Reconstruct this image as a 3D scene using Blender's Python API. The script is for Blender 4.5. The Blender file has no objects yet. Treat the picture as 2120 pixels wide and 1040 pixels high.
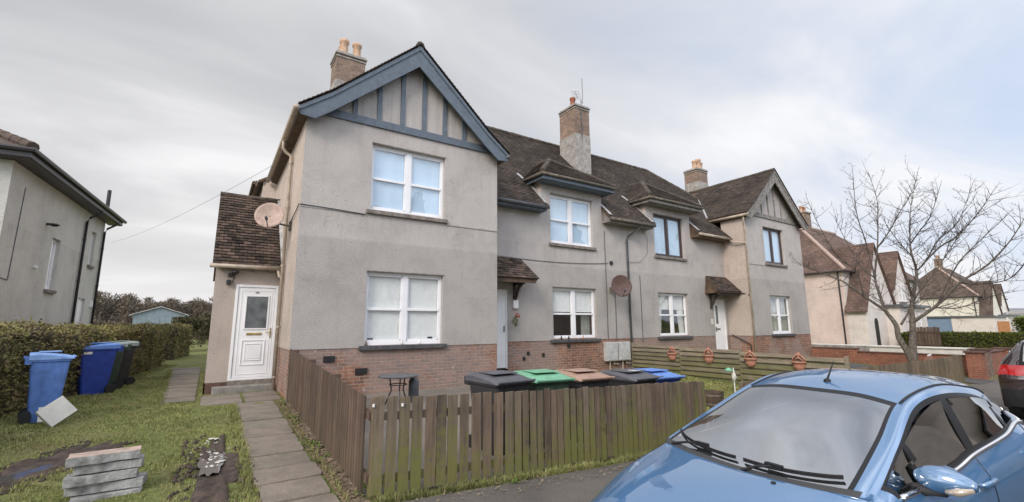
import bpy, math, random
from mathutils import Vector, Matrix, noise
R = math.radians
rnd = random.Random(7)
scene = bpy.context.scene
col = scene.collection
# All heights are measured from the photographer's eye level (z = 0); the ground lies 1.4 to 1.9 m below it.

# ------------------------------------------------------------------ camera
def set_camera():
    f, p, y, r = 931.6, .1641, .582, -.0054
    F = Vector((math.sin(y)*math.cos(p), math.cos(y)*math.cos(p), math.sin(p)))
    Rt = Vector((math.cos(y), -math.sin(y), 0)); U = Rt.cross(F)
    R2 = Rt*math.cos(r) + U*math.sin(r); U2 = -Rt*math.sin(r) + U*math.cos(r)
    cam = bpy.data.cameras.new('camera'); o = bpy.data.objects.new('camera', cam); col.objects.link(o)
    M = Matrix(((R2.x, U2.x, -F.x, 0), (R2.y, U2.y, -F.y, 0), (R2.z, U2.z, -F.z, 0), (0, 0, 0, 1)))
    o.matrix_world = M
    cam.sensor_width = 36; cam.sensor_fit = 'HORIZONTAL'; cam.lens = f/2120*36
    cam.clip_start = .05; cam.clip_end = 5000
    scene.camera = o
set_camera()

# ------------------------------------------------------------------ world
SUN_AZ = R(238)      # compass-like, measured from +Y clockwise: light comes from the left (-X)
SUN_EL = R(34)
w = bpy.data.worlds.new('World'); scene.world = w; w.use_nodes = True
nt = w.node_tree; nt.nodes.clear()
def N(t, **k):
    n = nt.nodes.new(t)
    for a, b in k.items(): setattr(n, a, b)
    return n
def LK(a, b): nt.links.new(a, b)
def MATH(op, a, b=None, c=None, clamp=False):
    n = N('ShaderNodeMath', operation=op); n.use_clamp = clamp
    for i, v in enumerate((a, b, c)):
        if v is None: continue
        if isinstance(v, (int, float)): n.inputs[i].default_value = v
        else: LK(v, n.inputs[i])
    return n.outputs[0]
def RAMP(fac, stops, interp='LINEAR'):
    n = N('ShaderNodeValToRGB'); n.color_ramp.interpolation = interp
    e = n.color_ramp.elements
    while len(e) < len(stops): e.new(.5)
    for i, (p, c) in enumerate(stops):
        e[i].position = p; e[i].color = (*c, 1) if len(c) == 3 else c
    LK(fac, n.inputs[0]); return n.outputs[0]
def MIX(fac, a, b, mode='MIX'):
    n = N('ShaderNodeMix', data_type='RGBA', blend_type=mode)
    for s, v in ((n.inputs['Factor'], fac), (n.inputs[6], a), (n.inputs[7], b)):
        if isinstance(v, (int, float)): s.default_value = v
        elif isinstance(v, tuple): s.default_value = (*v, 1)
        else: LK(v, s)
    return n.outputs[2]
def NOISE(vec, scale, detail=5, rough=.55, dist=0.):
    n = N('ShaderNodeTexNoise'); n.inputs['Scale'].default_value = scale
    n.inputs['Detail'].default_value = detail; n.inputs['Roughness'].default_value = rough
    n.inputs['Distortion'].default_value = dist
    if vec is not None: LK(vec, n.inputs['Vector'])
    return n.outputs[0]
def world():
    sky = N('ShaderNodeTexSky', sky_type='NISHITA'); sky.sun_disc = False
    sky.sun_elevation = SUN_EL; sky.sun_rotation = SUN_AZ; sky.air_density = 1.0; sky.dust_density = 2.0
    tc = N('ShaderNodeTexCoord'); sp = N('ShaderNodeSeparateXYZ'); LK(tc.outputs['Generated'], sp.inputs[0])
    X, Y, Z = sp.outputs
    zc = MATH('ADD', MATH('MAXIMUM', Z, 0.), .22)
    cb = N('ShaderNodeCombineXYZ'); LK(MATH('DIVIDE', X, zc), cb.inputs[0]); LK(MATH('DIVIDE', Y, zc), cb.inputs[1])
    mp = N('ShaderNodeMapping'); mp.inputs['Rotation'].default_value = (0, 0, R(-50)); mp.inputs['Scale'].default_value = (.75, 1.5, 1)
    LK(cb.outputs[0], mp.inputs[0])
    n1 = NOISE(mp.outputs[0], 1.0, 7, .52, .5)
    n2 = NOISE(mp.outputs[0], .42, 3, .5, .2)
    # side: 0 on the left of the picture, 1 to the right and behind the camera
    side = MATH('MULTIPLY_ADD', MATH('SUBTRACT', MATH('MULTIPLY', X, .72), MATH('MULTIPLY', Y, .62)), .9, .42, clamp=True)
    # light and dark clouds
    tone = MATH('ADD', MATH('MULTIPLY', n1, .55), MATH('MULTIPLY', n2, .45))
    grey = RAMP(tone, [(.40, (3.5, 3.53, 3.68)), (.50, (4.4, 4.42, 4.55)), (.60, (5.9, 5.9, 6.0))])
    white = RAMP(tone, [(.38, (4.3, 4.6, 5.2)), (.50, (5.2, 5.4, 5.85)), (.62, (6.4, 6.45, 6.6))])
    cloud = MIX(side, grey, white)
    # bright band low down
    low = MATH('POWER', MATH('SUBTRACT', 1., MATH('MULTIPLY', MATH('MAXIMUM', Z, 0.), 2.6, clamp=True)), 1.7, clamp=True)
    cloud = MIX(MATH('MULTIPLY', low, .85), cloud, (6.1, 5.95, 5.9))
    # cover
    cov_in = MATH('ADD', tone, MATH('MULTIPLY_ADD', side, -.31, .23))
    cov = RAMP(cov_in, [(.36, (.42, .42, .42)), (.56, (1, 1, 1))], 'EASE')
    blue = MIX(.75, sky.outputs[0], (3.8, 4.7, 6.4))
    c = MIX(cov, blue, cloud)
    # unseen sky overhead and behind the photographer is brightened to light the scene
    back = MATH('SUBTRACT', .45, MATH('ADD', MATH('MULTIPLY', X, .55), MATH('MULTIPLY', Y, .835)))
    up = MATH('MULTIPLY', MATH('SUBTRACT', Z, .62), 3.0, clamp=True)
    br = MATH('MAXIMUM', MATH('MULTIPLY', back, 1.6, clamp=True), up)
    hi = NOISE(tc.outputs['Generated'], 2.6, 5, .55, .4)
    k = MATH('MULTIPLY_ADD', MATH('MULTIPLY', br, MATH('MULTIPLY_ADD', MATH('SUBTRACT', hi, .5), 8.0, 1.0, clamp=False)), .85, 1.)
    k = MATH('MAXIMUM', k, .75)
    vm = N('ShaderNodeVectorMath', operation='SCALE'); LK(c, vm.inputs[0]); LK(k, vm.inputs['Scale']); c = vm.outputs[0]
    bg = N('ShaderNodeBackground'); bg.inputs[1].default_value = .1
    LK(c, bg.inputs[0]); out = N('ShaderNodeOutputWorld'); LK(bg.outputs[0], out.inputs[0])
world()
sd = bpy.data.lights.new('sun', 'SUN'); sd.energy = 1.5; sd.angle = R(22); sd.color = (1, .91, .82)
so = bpy.data.objects.new('sun', sd); col.objects.link(so)
sdir = Vector((math.sin(SUN_AZ)*math.cos(SUN_EL), math.cos(SUN_AZ)*math.cos(SUN_EL), math.sin(SUN_EL)))
so.rotation_euler = sdir.to_track_quat('Z', 'Y').to_euler()
scene.view_settings.view_transform = 'Standard'; scene.view_settings.look = 'None'
scene.view_settings.exposure = 0.66; scene.view_settings.gamma = 1

# ------------------------------------------------------------------ materials
MAT = {}
def newmat(name):
    global nt
    m = bpy.data.materials.new(name); m.use_nodes = True; nt = m.node_tree; nt.nodes.clear()
    b = N('ShaderNodeBsdfPrincipled'); o = N('ShaderNodeOutputMaterial'); LK(b.outputs[0], o.inputs[0])
    MAT[name] = m; return m, b, o
def S(b, k, v):
    if isinstance(v, (int, float)): b.inputs[k].default_value = v
    elif isinstance(v, tuple): b.inputs[k].default_value = (*v, 1)
    else: LK(v, b.inputs[k])
def BUMP(b, h, strength=.3, dist=.02):
    n = N('ShaderNodeBump'); n.inputs['Strength'].default_value = strength; n.inputs['Distance'].default_value = dist
    LK(h, n.inputs['Height']); LK(n.outputs[0], b.inputs['Normal']); return n
def OBJ(): return N('ShaderNodeTexCoord').outputs['Object']
def UV(): return N('ShaderNodeTexCoord').outputs['UV']
def sc(c, k): return tuple(min(1, v*k) for v in c)
def plain(name, c, rough=.6, metal=0., var=.12, nscale=6, bump=0., bscale=60, island=0., spec=.5, coat=0.):
    m, b, o = newmat(name); v = OBJ()
    n = NOISE(v, nscale, 5, .6)
    cc = RAMP(n, [(.3, sc(c, 1-var*1.6)), (.7, sc(c, 1+var))])
    if island:
        g = N('ShaderNodeNewGeometry').outputs['Random Per Island']
        k = RAMP(g, [(0, (1-island,)*3), (1, (1+island*.6,)*3)])
        cc = MIX(1., cc, k, 'MULTIPLY')
    S(b, 'Base Color', cc); S(b, 'Roughness', rough); S(b, 'Metallic', metal); S(b, 'Specular IOR Level', spec)
    if coat: S(b, 'Coat Weight', coat); S(b, 'Coat Roughness', .03)
    if bump: BUMP(b, NOISE(v, bscale, 4, .6), bump, .01)
    return m

def harl(name, up, lo, split=3.32, dirt=.0):
    """roughcast wall: one paint above the split height, a darker one below, with stains"""
    m, b, o = newmat(name); v = OBJ()
    sp = N('ShaderNodeSeparateXYZ'); LK(v, sp.inputs[0]); Z = sp.outputs[2]
    blot = NOISE(v, 1.1, 8, .68); fine = NOISE(v, 48, 4, .75); mid = NOISE(v, 9, 5, .7)
    mp = N('ShaderNodeMapping'); mp.inputs['Scale'].default_value = (5, 5, .35); LK(v, mp.inputs[0])
    streak = NOISE(mp.outputs[0], 1.3, 5, .7)
    a = RAMP(blot, [(.32, sc(up, .84)), (.5, up), (.68, sc(up, 1.09))])
    l = RAMP(blot, [(.32, sc(lo, .84)), (.5, lo), (.68, sc(lo, 1.09))])
    t = RAMP(MATH('MULTIPLY_ADD', MATH('SUBTRACT', mid, .5), .10, MATH('SUBTRACT', Z, split-.5)), [(.47, (0, 0, 0)), (.53, (1, 1, 1))])
    c = MIX(t, l, a)
    c = MIX(1., c, RAMP(streak, [(.26, (.90, .895, .885)), (.46, (1, 1, 1))]), 'MULTIPLY')
    c = MIX(1., c, RAMP(fine, [(.32, (.62, .61, .60)), (.5, (1, 1, 1)), (.70, (1.15, 1.15, 1.15))]), 'MULTIPLY')
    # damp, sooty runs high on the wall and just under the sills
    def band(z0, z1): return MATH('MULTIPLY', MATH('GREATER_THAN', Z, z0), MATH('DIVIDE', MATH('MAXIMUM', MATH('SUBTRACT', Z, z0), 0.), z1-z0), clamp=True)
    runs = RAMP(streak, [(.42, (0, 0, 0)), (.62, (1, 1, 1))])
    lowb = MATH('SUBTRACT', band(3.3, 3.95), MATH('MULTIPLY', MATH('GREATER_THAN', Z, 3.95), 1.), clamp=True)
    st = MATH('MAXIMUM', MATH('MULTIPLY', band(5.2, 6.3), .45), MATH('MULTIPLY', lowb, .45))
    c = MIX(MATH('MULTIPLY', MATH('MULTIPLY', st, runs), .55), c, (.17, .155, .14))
    crk = N('ShaderNodeTexVoronoi', feature='DISTANCE_TO_EDGE'); crk.inputs['Scale'].default_value = .55
    wv = N('ShaderNodeVectorMath', operation='ADD'); LK(v, wv.inputs[0]); nn_ = N('ShaderNodeTexNoise'); nn_.inputs['Scale'].default_value = 2.2; nn_.inputs['Detail'].default_value = 6; LK(v, nn_.inputs['Vector'])
    LK(nn_.outputs['Color'], wv.inputs[1]); LK(wv.outputs[0], crk.inputs['Vector'])
    c = MIX(MATH('MULTIPLY', RAMP(crk.outputs[0], [(.0, (1, 1, 1)), (.006, (0, 0, 0))]), MATH('MULTIPLY', RAMP(mid, [(.45, (0, 0, 0)), (.6, (1, 1, 1))]), .45)), c, (.15, .135, .125))
    spot = NOISE(v, 13, 2, .4)
    c = MIX(MATH('MULTIPLY', RAMP(spot, [(.72, (0, 0, 0)), (.76, (1, 1, 1))]), .5), c, (.12, .11, .10))
    S(b, 'Base Color', c); S(b, 'Roughness', .95); S(b, 'Specular IOR Level', .2)
    BUMP(b, MATH('ADD', fine, MATH('MULTIPLY', mid, .4)), .9, .02)
    return m
harl('harl_front', (.50, .463, .44), (.425, .396, .374))
harl('harl_side', (.56, .475, .42), (.49, .42, .37))
harl('harl_neighbour', (.58, .565, .53), (.58, .565, .53), 50)
harl('harl_pink', (.63, .515, .47), (.63, .515, .47), 50)
harl('harl_white', (.66, .60, .56), (.66, .60, .56), 50)
harl('harl_cream', (.68, .645, .57), (.68, .645, .57), 50)

def brick(name, c1, c2, mortar, patchy=True, sx=.225, sy=.075, rough=.9):
    m, b, o = newmat(name); v = UV(); ob = OBJ()
    t = N('ShaderNodeTexBrick'); LK(v, t.inputs['Vector'])
    t.inputs['Scale'].default_value = 1; t.inputs['Brick Width'].default_value = sx; t.inputs['Row Height'].default_value = sy
    t.inputs['Mortar Size'].default_value = .008; t.inputs['Mortar Smooth'].default_value = .3; t.inputs['Bias'].default_value = -.1
    t.inputs['Color1'].default_value = (*c1, 1); t.inputs['Color2'].default_value = (*c2, 1); t.inputs['Mortar'].default_value = (*mortar, 1)
    c = t.outputs[0]
    c = MIX(1., c, RAMP(NOISE(ob, 1.3, 5, .7), [(.3, (.72, .72, .72)), (.7, (1.18, 1.15, 1.12))]), 'MULTIPLY')
    c = MIX(1., c, RAMP(NOISE(ob, 16, 3, .7), [(.3, (.7, .7, .7)), (.7, (1.15, 1.15, 1.15))]), 'MULTIPLY')
    if patchy:   # greyish paint and lime worn over parts of the brick
        pn = RAMP(NOISE(ob, .55, 5, .65), [(.47, (0, 0, 0)), (.56, (1, 1, 1))])
        c = MIX(MATH('MULTIPLY', pn, .48), c, (.31, .27, .25))
        c = MIX(RAMP(NOISE(ob, 11, 2, .5), [(.70, (0, 0, 0)), (.74, (.8, .8, .8))]), c, (.5, .48, .46))
    S(b, 'Base Color', c); S(b, 'Roughness', rough); S(b, 'Specular IOR Level', .25)
    BUMP(b, MATH('SUBTRACT', NOISE(ob, 60, 3, .7), MATH('MULTIPLY', t.outputs['Fac'], 1.6)), .6, .012)
    return m
brick('brick_base', (.34, .165, .105), (.19, .105, .08), (.36, .31, .27))
brick('brick_red', (.36, .14, .085), (.27, .105, .07), (.30, .24, .2), False)
brick('brick_chimney', (.33, .23, .175), (.20, .15, .125), (.22, .19, .165), False)
brick('brick_brown', (.17, .09, .07), (.13, .075, .06), (.16, .13, .12), False)

def tiles(name, cs, geo=True, moss=.35, sx=.17, sy=.1):
    m, b, o = newmat(name); ob = OBJ()
    if geo: g = N('ShaderNodeNewGeometry').outputs['Random Per Island']
    else:
        t = N('ShaderNodeTexBrick'); LK(UV(), t.inputs['Vector']); t.inputs['Scale'].default_value = 1
        t.inputs['Brick Width'].default_value = sx; t.inputs['Row Height'].default_value = sy
        t.inputs['Mortar Size'].default_value = .008; t.inputs['Color1'].default_value = (0, 0, 0, 1); t.inputs['Color2'].default_value = (1, 1, 1, 1)
        t.inputs['Mortar'].default_value = (.2, .2, .2, 1); g = t.outputs[0]
    c = RAMP(g, [(i/(len(cs)-1), x) for i, x in enumerate(cs)])
    if not geo: c = MIX(MATH('MULTIPLY', t.outputs['Fac'], .8), c, (.02, .016, .014))
    c = MIX(1., c, RAMP(NOISE(ob, .9, 5, .7), [(.3, (.62, .62, .62)), (.7, (1.3, 1.3, 1.3))]), 'MULTIPLY')
    ms = RAMP(NOISE(ob, 5.5, 5, .75), [(.52, (0, 0, 0)), (.68, (1, 1, 1))])
    c = MIX(MATH('MULTIPLY', ms, moss), c, (.10, .105, .055))
    li = RAMP(NOISE(ob, 24, 3, .7), [(.66, (0, 0, 0)), (.74, (1, 1, 1))])
    c = MIX(MATH('MULTIPLY', li, .32), c, (.26, .24, .21))
    S(b, 'Base Color', c); S(b, 'Roughness', .92); S(b, 'Specular IOR Level', .2)
    BUMP(b, NOISE(ob, 45, 4, .7), .8, .012)
    return m
tiles('tile_brown', [(.045, .037, .033), (.075, .060, .052), (.112, .088, .075), (.058, .047, .041), (.085, .067, .058)])
tiles('tile_porch', [(.030, .025, .022), (.085, .062, .052), (.155, .11, .092), (.045, .036, .031), (.12, .085, .07), (.055, .044, .038)], moss=.35)
tiles('tile_red', [(.125, .085, .072), (.165, .108, .09), (.10, .07, .06)], False, .25, .3, .25)
tiles('tile_far', [(.095, .072, .062), (.13, .095, .08), (.078, .06, .052)], False, .4, .3, .25)
plain('ridge_tile', (.085, .07, .055), .9, var=.4, nscale=5, bump=.6, bscale=30)
plain('lead', (.42, .42, .42), .5, var=.25, nscale=5)

plain('blue_paint', (.105, .132, .165), .55, var=.14, nscale=9, bump=.15, bscale=90)
plain('grey_timber', (.24, .225, .205), .85, var=.3, nscale=8, bump=.4)
plain('brown_soffit', (.115, .075, .05), .8, var=.3, nscale=6, bump=.3)
plain('dark_timber', (.05, .035, .03), .7, var=.3, nscale=8, bump=.3)
plain('gutter_grey', (.10, .105, .115), .45, var=.25, nscale=6)
plain('gutter_beige', (.42, .35, .28), .5, var=.22, nscale=5)
plain('gutter_mossy', (.15, .13, .105), .7, var=.4, nscale=9, bump=.3)
plain('gutter_black', (.025, .022, .024), .4, var=.2)
plain('upvc', (.80, .80, .82), .28, var=.04, nscale=3)
plain('upvc_door', (.80, .80, .81), .3, var=.05, nscale=2)
plain('brown_frame', (.055, .035, .033), .4, var=.2)
plain('sill_dark', (.075, .075, .08), .8, var=.3, nscale=8, bump=.4)
plain('sill_stone', (.22, .19, .165), .85, var=.3, nscale=9, bump=.4)
plain('brass', (.55, .42, .2), .3, .9, var=.2)
plain('black_plastic', (.02, .02, .022), .45, var=.2)
plain('rubber', (.018, .018, .018), .8, var=.2)
plain('white_plastic', (.75, .75, .74), .4, var=.06)
plain('grey_box', (.46, .46, .45), .6, var=.16, nscale=9)
plain('pot_clay', (.50, .33, .22), .85, var=.2, nscale=12, bump=.3)
plain('pot_red', (.30, .10, .055), .85, var=.2, nscale=12, bump=.3)
plain('terracotta', (.52, .24, .17), .8, var=.2, nscale=18, bump=.3)
plain('concrete', (.24, .225, .205), .92, var=.25, nscale=6, bump=.6, bscale=45)
plain('cement', (.34, .32, .295), .95, var=.25, nscale=6, bump=.6)
plain('dish_pink', (.42, .31, .26), .6, var=.18, nscale=9)
plain('dish_brown', (.11, .065, .055), .6, var=.2, nscale=9)
plain('metal_grey', (.35, .35, .35), .4, .8)
plain('curtain', (.62, .61, .58), .95, var=.06)
plain('blind_white', (.80, .80, .79), .9, var=.05)
plain('blind_sky_tint', (.52, .66, .80), .9, var=.06, nscale=1)  # blue of the sky's reflection painted into the upper-floor blinds
plain('curtain_grey', (.35, .35, .32), .95, var=.2)
plain('room_dark', (.02, .018, .016), .95)
plain('room_brown', (.10, .055, .04), .95)
plain('whitewash', (.74, .72, .69), .9, var=.1, nscale=4, bump=.3)
plain('slab_white', (.60, .58, .53), .85, var=.1, nscale=6, bump=.2)
plain('slab_kerb', (.30, .30, .29), .93, var=.38, nscale=9, bump=1., bscale=35)
plain('slab_pinkish', (.42, .32, .27), .93, var=.25, nscale=9, bump=.8, bscale=35)
plain('bark', (.14, .12, .10), .9, var=.4, nscale=14, bump=.8, bscale=50)
plain('twig', (.085, .070, .062), .9, var=.3)
plain('shed_blue', (.21, .26, .29), .7, var=.12, nscale=4, bump=.2)
plain('garage_blue', (.17, .24, .34), .5, var=.1)
plain('litter', (.24, .18, .12), .95, var=.3)
plain('fence_orange', (.42, .2, .08), .8, var=.2)

def ribbed(name, c, freq=90, rough=.55):
    m, b, o = newmat(name); v = OBJ()
    S(b, 'Base Color', RAMP(NOISE(v, 7, 5, .65), [(.3, sc(c, .72)), (.7, sc(c, 1.18))])); S(b, 'Roughness', rough); S(b, 'Specular IOR Level', .4)
    BUMP(b, NOISE(v, 150, 2, .5), .12, .003)
ribbed('bin_blue_light', (.095, .185, .46)); ribbed('bin_blue', (.022, .055, .30)); ribbed('bin_green', (.04, .07, .048))
ribbed('bin_black', (.035, .035, .038)); ribbed('lid_green', (.17, .40, .26)); ribbed('lid_brown', (.36, .235, .18))
ribbed('lid_charcoal', (.10, .10, .115)); ribbed('lid_blue', (.13, .25, .60)); ribbed('lid_paleblue', (.20, .33, .62)); ribbed('lid_sheen', (.30, .36, .34))  # the last lid colour has a pale grey reflection painted in

def wood(name, cs, moss=.6, geo=True):
    m, b, o = newmat(name); v = OBJ()
    g = N('ShaderNodeNewGeometry').outputs['Random Per Island']
    c = RAMP(g, [(i/(len(cs)-1), x) for i, x in enumerate(cs)])
    mp = N('ShaderNodeMapping'); mp.inputs['Scale'].default_value = (28, 28, 1.6) if geo else (1.6, 1.6, 28); LK(v, mp.inputs[0])
    gr = NOISE(mp.outputs[0], 1, 6, .7, .6)
    c = MIX(1., c, RAMP(gr, [(.28, (.5, .5, .5)), (.6, (1.12, 1.12, 1.12))]), 'MULTIPLY')
    c = MIX(1., c, RAMP(NOISE(v, 2.2, 4, .6), [(.3, (.8, .8, .8)), (.7, (1.2, 1.15, 1.1))]), 'MULTIPLY')
    if moss:
        sp = N('ShaderNodeSeparateXYZ'); LK(v, sp.inputs[0])
        h = MATH('SUBTRACT', MATH('MULTIPLY_ADD', MATH('SUBTRACT', g, .5), .20, NOISE(v, 7.5, 6, .78)), MATH('MULTIPLY', MATH('SUBTRACT', sp.outputs[2], .30), .42))
        ms = RAMP(h, [(.40, (0, 0, 0)), (.66, (1, 1, 1))])
        c = MIX(MATH('MULTIPLY', ms, moss), c, (.145, .145, .045))
    S(b, 'Base Color', c); S(b, 'Roughness', .9); S(b, 'Specular IOR Level', .25)
    BUMP(b, gr, .7, .01)
wood('fence_wood', [(.10, .078, .060), (.175, .128, .098), (.13, .106, .080), (.20, .162, .122), (.092, .074, .060), (.175, .145, .105)], .95)
wood('fence_brown', [(.098, .070, .056), (.125, .088, .070), (.082, .060, .050), (.14, .102, .082)], .10)
wood('fence_pale', [(.17, .14, .10), (.20, .16, .115), (.13, .105, .08)], .5)
wood('slat_wood', [(.27, .235, .18), (.22, .195, .15), (.30, .26, .20), (.18, .165, .12)], .75, False)

def glass(name, ior=1.9, tint=(.75, .8, .8), mirror=(1, 1, 1), wob=.0):
    m, b, o = newmat(name); nt.nodes.remove(b)
    t = N('ShaderNodeBsdfTransparent'); t.inputs[0].default_value = (*tint, 1)
    g = N('ShaderNodeBsdfGlossy'); g.inputs[0].default_value = (*mirror, 1); g.inputs['Roughness'].default_value = .01
    f = N('ShaderNodeFresnel'); bf = N('ShaderNodeNewGeometry').outputs['Backfacing']
    LK(MATH('MULTIPLY_ADD', bf, 1/ior-ior, ior), f.inputs[0])
    mx = N('ShaderNodeMixShader'); LK(f.outputs[0], mx.inputs[0]); LK(t.outputs[0], mx.inputs[1]); LK(g.outputs[0], mx.inputs[2])
    if wob:
        bp = N('ShaderNodeBump'); bp.inputs['Strength'].default_value = wob; bp.inputs['Distance'].default_value = .02
        LK(NOISE(OBJ(), 1.6, 1, .4), bp.inputs['Height']); LK(bp.outputs[0], g.inputs['Normal']); LK(bp.outputs[0], f.inputs['Normal'])
    LK(mx.outputs[0], o.inputs[0])
glass('window_glass', 1.9, (.95, .97, .97), wob=.25)
glass('car_glass', 5.2, (.55, .58, .57))
glass('car_glass_side', 6.0, (.16, .18, .18))
plain('frosted', (.13, .145, .15), .25, var=.35, nscale=3, bump=.25, bscale=30)

def paint(name, c, metal=.25, rough=.45):
    m, b, o = newmat(name); v = OBJ()
    fl = NOISE(v, 900, 1, .5)
    S(b, 'Base Color', RAMP(fl, [(.3, sc(c, .8)), (.7, sc(c, 1.25))])); S(b, 'Metallic', metal); S(b, 'Roughness', rough)
    S(b, 'Coat Weight', 1.); S(b, 'Coat Roughness', .015); S(b, 'Coat IOR', 2.4)
paint('car_blue', (.055, .165, .34)); paint('car_dark', (.026, .010, .013), .2); paint('car_white', (.72, .72, .72), 0)
plain('trim_black', (.014, .014, .016), .5, var=.1, spec=.3); plain('trim_matt', (.045, .045, .048), .7)
plain('chrome', (.8, .8, .82), .12, 1., var=.03)
plain('tail_red', (.45, .012, .012), .12, spec=.9, coat=1.)
plain('headlamp', (.6, .63, .66), .1, .6, coat=1.)
plain('seat_cloth', (.12, .12, .125), .9)
plain('rim', (.45, .46, .48), .3, .8)
plain('indicator', (.5, .42, .34), .15, .3, coat=1.)

def ground_mat():
    m, b, o = newmat('grass_ground'); v = OBJ()
    a = NOISE(v, .8, 6, .65); f = NOISE(v, 22, 5, .75); k = NOISE(v, 2.6, 4, .6)
    c = RAMP(a, [(.30, (.12, .14, .046)), (.48, (.16, .18, .062)), (.62, (.19, .175, .085)), (.75, (.15, .115, .07))])
    c = MIX(1., c, RAMP(f, [(.28, (.45, .45, .45)), (.6, (1.2, 1.2, 1.15))]), 'MULTIPLY')
    c = MIX(RAMP(k, [(.58, (0, 0, 0)), (.72, (.6, .6, .6))]), c, (.13, .10, .058))
    S(b, 'Base Color', c); S(b, 'Roughness', .95); S(b, 'Specular IOR Level', .15)
    BUMP(b, f, .9, .03)
ground_mat()
def asphalt(name, c):
    m, b, o = newmat(name); v = OBJ()
    f = NOISE(v, 120, 3, .7); a = NOISE(v, 1.2, 6, .6)
    cc = MIX(1., RAMP(a, [(.3, sc(c, .75)), (.7, sc(c, 1.25))]), RAMP(f, [(.3, (.6, .6, .6)), (.7, (1.4, 1.4, 1.4))]), 'MULTIPLY')
    cc = MIX(RAMP(NOISE(v, 30, 2, .5), [(.70, (0, 0, 0)), (.74, (.5, .5, .5))]), cc, (.3, .28, .25))
    S(b, 'Base Color', cc); S(b, 'Roughness', .85); BUMP(b, f, .6, .01)
asphalt('asphalt', (.075, .072, .070)); asphalt('pavement', (.115, .102, .090)); asphalt('gravel', (.19, .165, .14))
def slabmat():
    m, b, o = newmat('path_slab'); v = OBJ()
    g = N('ShaderNodeNewGeometry').outputs['Random Per Island']
    c = RAMP(g, [(0, (.20, .175, .145)), (.5, (.245, .215, .18)), (1, (.22, .185, .155))])
    c = MIX(1., c, RAMP(NOISE(v, 3, 6, .7), [(.3, (.66, .66, .66)), (.65, (1.15, 1.13, 1.1))]), 'MULTIPLY')
    c = MIX(1., c, RAMP(NOISE(v, 60, 3, .7), [(.3, (.7, .7, .7)), (.7, (1.15, 1.15, 1.15))]), 'MULTIPLY')
    c = MIX(RAMP(NOISE(v, 1.5, 4, .6), [(.6, (0, 0, 0)), (.75, (.7, .7, .7))]), c, (.10, .085, .07))
    S(b, 'Base Color', c); S(b, 'Roughness', .9); BUMP(b, NOISE(v, 50, 4, .7), .5, .008)
slabmat()
plain('mud', (.062, .042, .032), .75, var=.5, nscale=9, bump=1., bscale=22)
plain('dirt_straw', (.19, .14, .095), .95, var=.4, nscale=12, bump=1., bscale=40)
def water():
    m, b, o = newmat('puddle_water'); S(b, 'Base Color', (.085, .08, .08)); S(b, 'Roughness', .05); S(b, 'Specular IOR Level', 1.)
    BUMP(b, NOISE(OBJ(), 9, 2, .5), .08, .01)
water()
def leafy(name, cs, tr=.0):
    m, b, o = newmat(name)
    g = N('ShaderNodeNewGeometry').outputs['Random Per Island']
    c = RAMP(g, [(i/(len(cs)-1), x) for i, x in enumerate(cs)])
    c = MIX(1., c, RAMP(NOISE(OBJ(), .9, 4, .6), [(.3, (.62, .62, .62)), (.7, (1.35, 1.3, 1.2))]), 'MULTIPLY')
    if tr: c = MIX(MATH('MULTIPLY', RAMP(NOISE(OBJ(), 1.7, 5, .7), [(.50, (0, 0, 0)), (.62, (1, 1, 1))]), tr), c, (.17, .12, .07))
    S(b, 'Base Color', c); S(b, 'Roughness', .75); S(b, 'Specular IOR Level', .2)
leafy('hedge_leaf', [(.145, .16, .050), (.23, .225, .08), (.27, .215, .115), (.17, .14, .08), (.25, .25, .10)], .45)
leafy('hedge_green', [(.045, .065, .010), (.075, .095, .016), (.10, .12, .022)])
leafy('bush_leaf', [(.05, .055, .028), (.09, .085, .045), (.07, .06, .035)])
leafy('grass_blade', [(.18, .225, .062), (.225, .26, .085), (.26, .25, .11), (.33, .29, .16), (.16, .205, .055), (.28, .26, .125)])
leafy('weed_leaf', [(.05, .10, .02), (.09, .15, .03), (.12, .16, .04)])
leafy('wood_far', [(.11, .09, .078), (.15, .12, .10), (.12, .105, .075), (.17, .145, .12)])
plain('hedge_core', (.055, .045, .027), .95, var=.4, nscale=9, bump=1., bscale=14)
def hillmat():
    m, b, o = newmat('hill_fields'); v = OBJ()
    sp = N('ShaderNodeSeparateXYZ'); LK(v, sp.inputs[0])
    z = MATH('ADD', MATH('MULTIPLY', sp.outputs[2], .04), MATH('MULTIPLY', NOISE(v, .012, 3, .5), .22))
    c = RAMP(z, [(.02, (.13, .12, .08)), (.12, (.115, .18, .055)), (.26, (.13, .18, .07)), (.34, (.23, .22, .19)), (.55, (.30, .29, .28)), (.8, (.22, .23, .25))], 'CONSTANT')
    c = MIX(1., c, RAMP(NOISE(v, .06, 4, .6), [(.3, (.8, .8, .8)), (.7, (1.2, 1.2, 1.2))]), 'MULTIPLY')
    S(b, 'Base Color', c); S(b, 'Roughness', 1.); S(b, 'Specular IOR Level', 0.)
hillmat()

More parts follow.
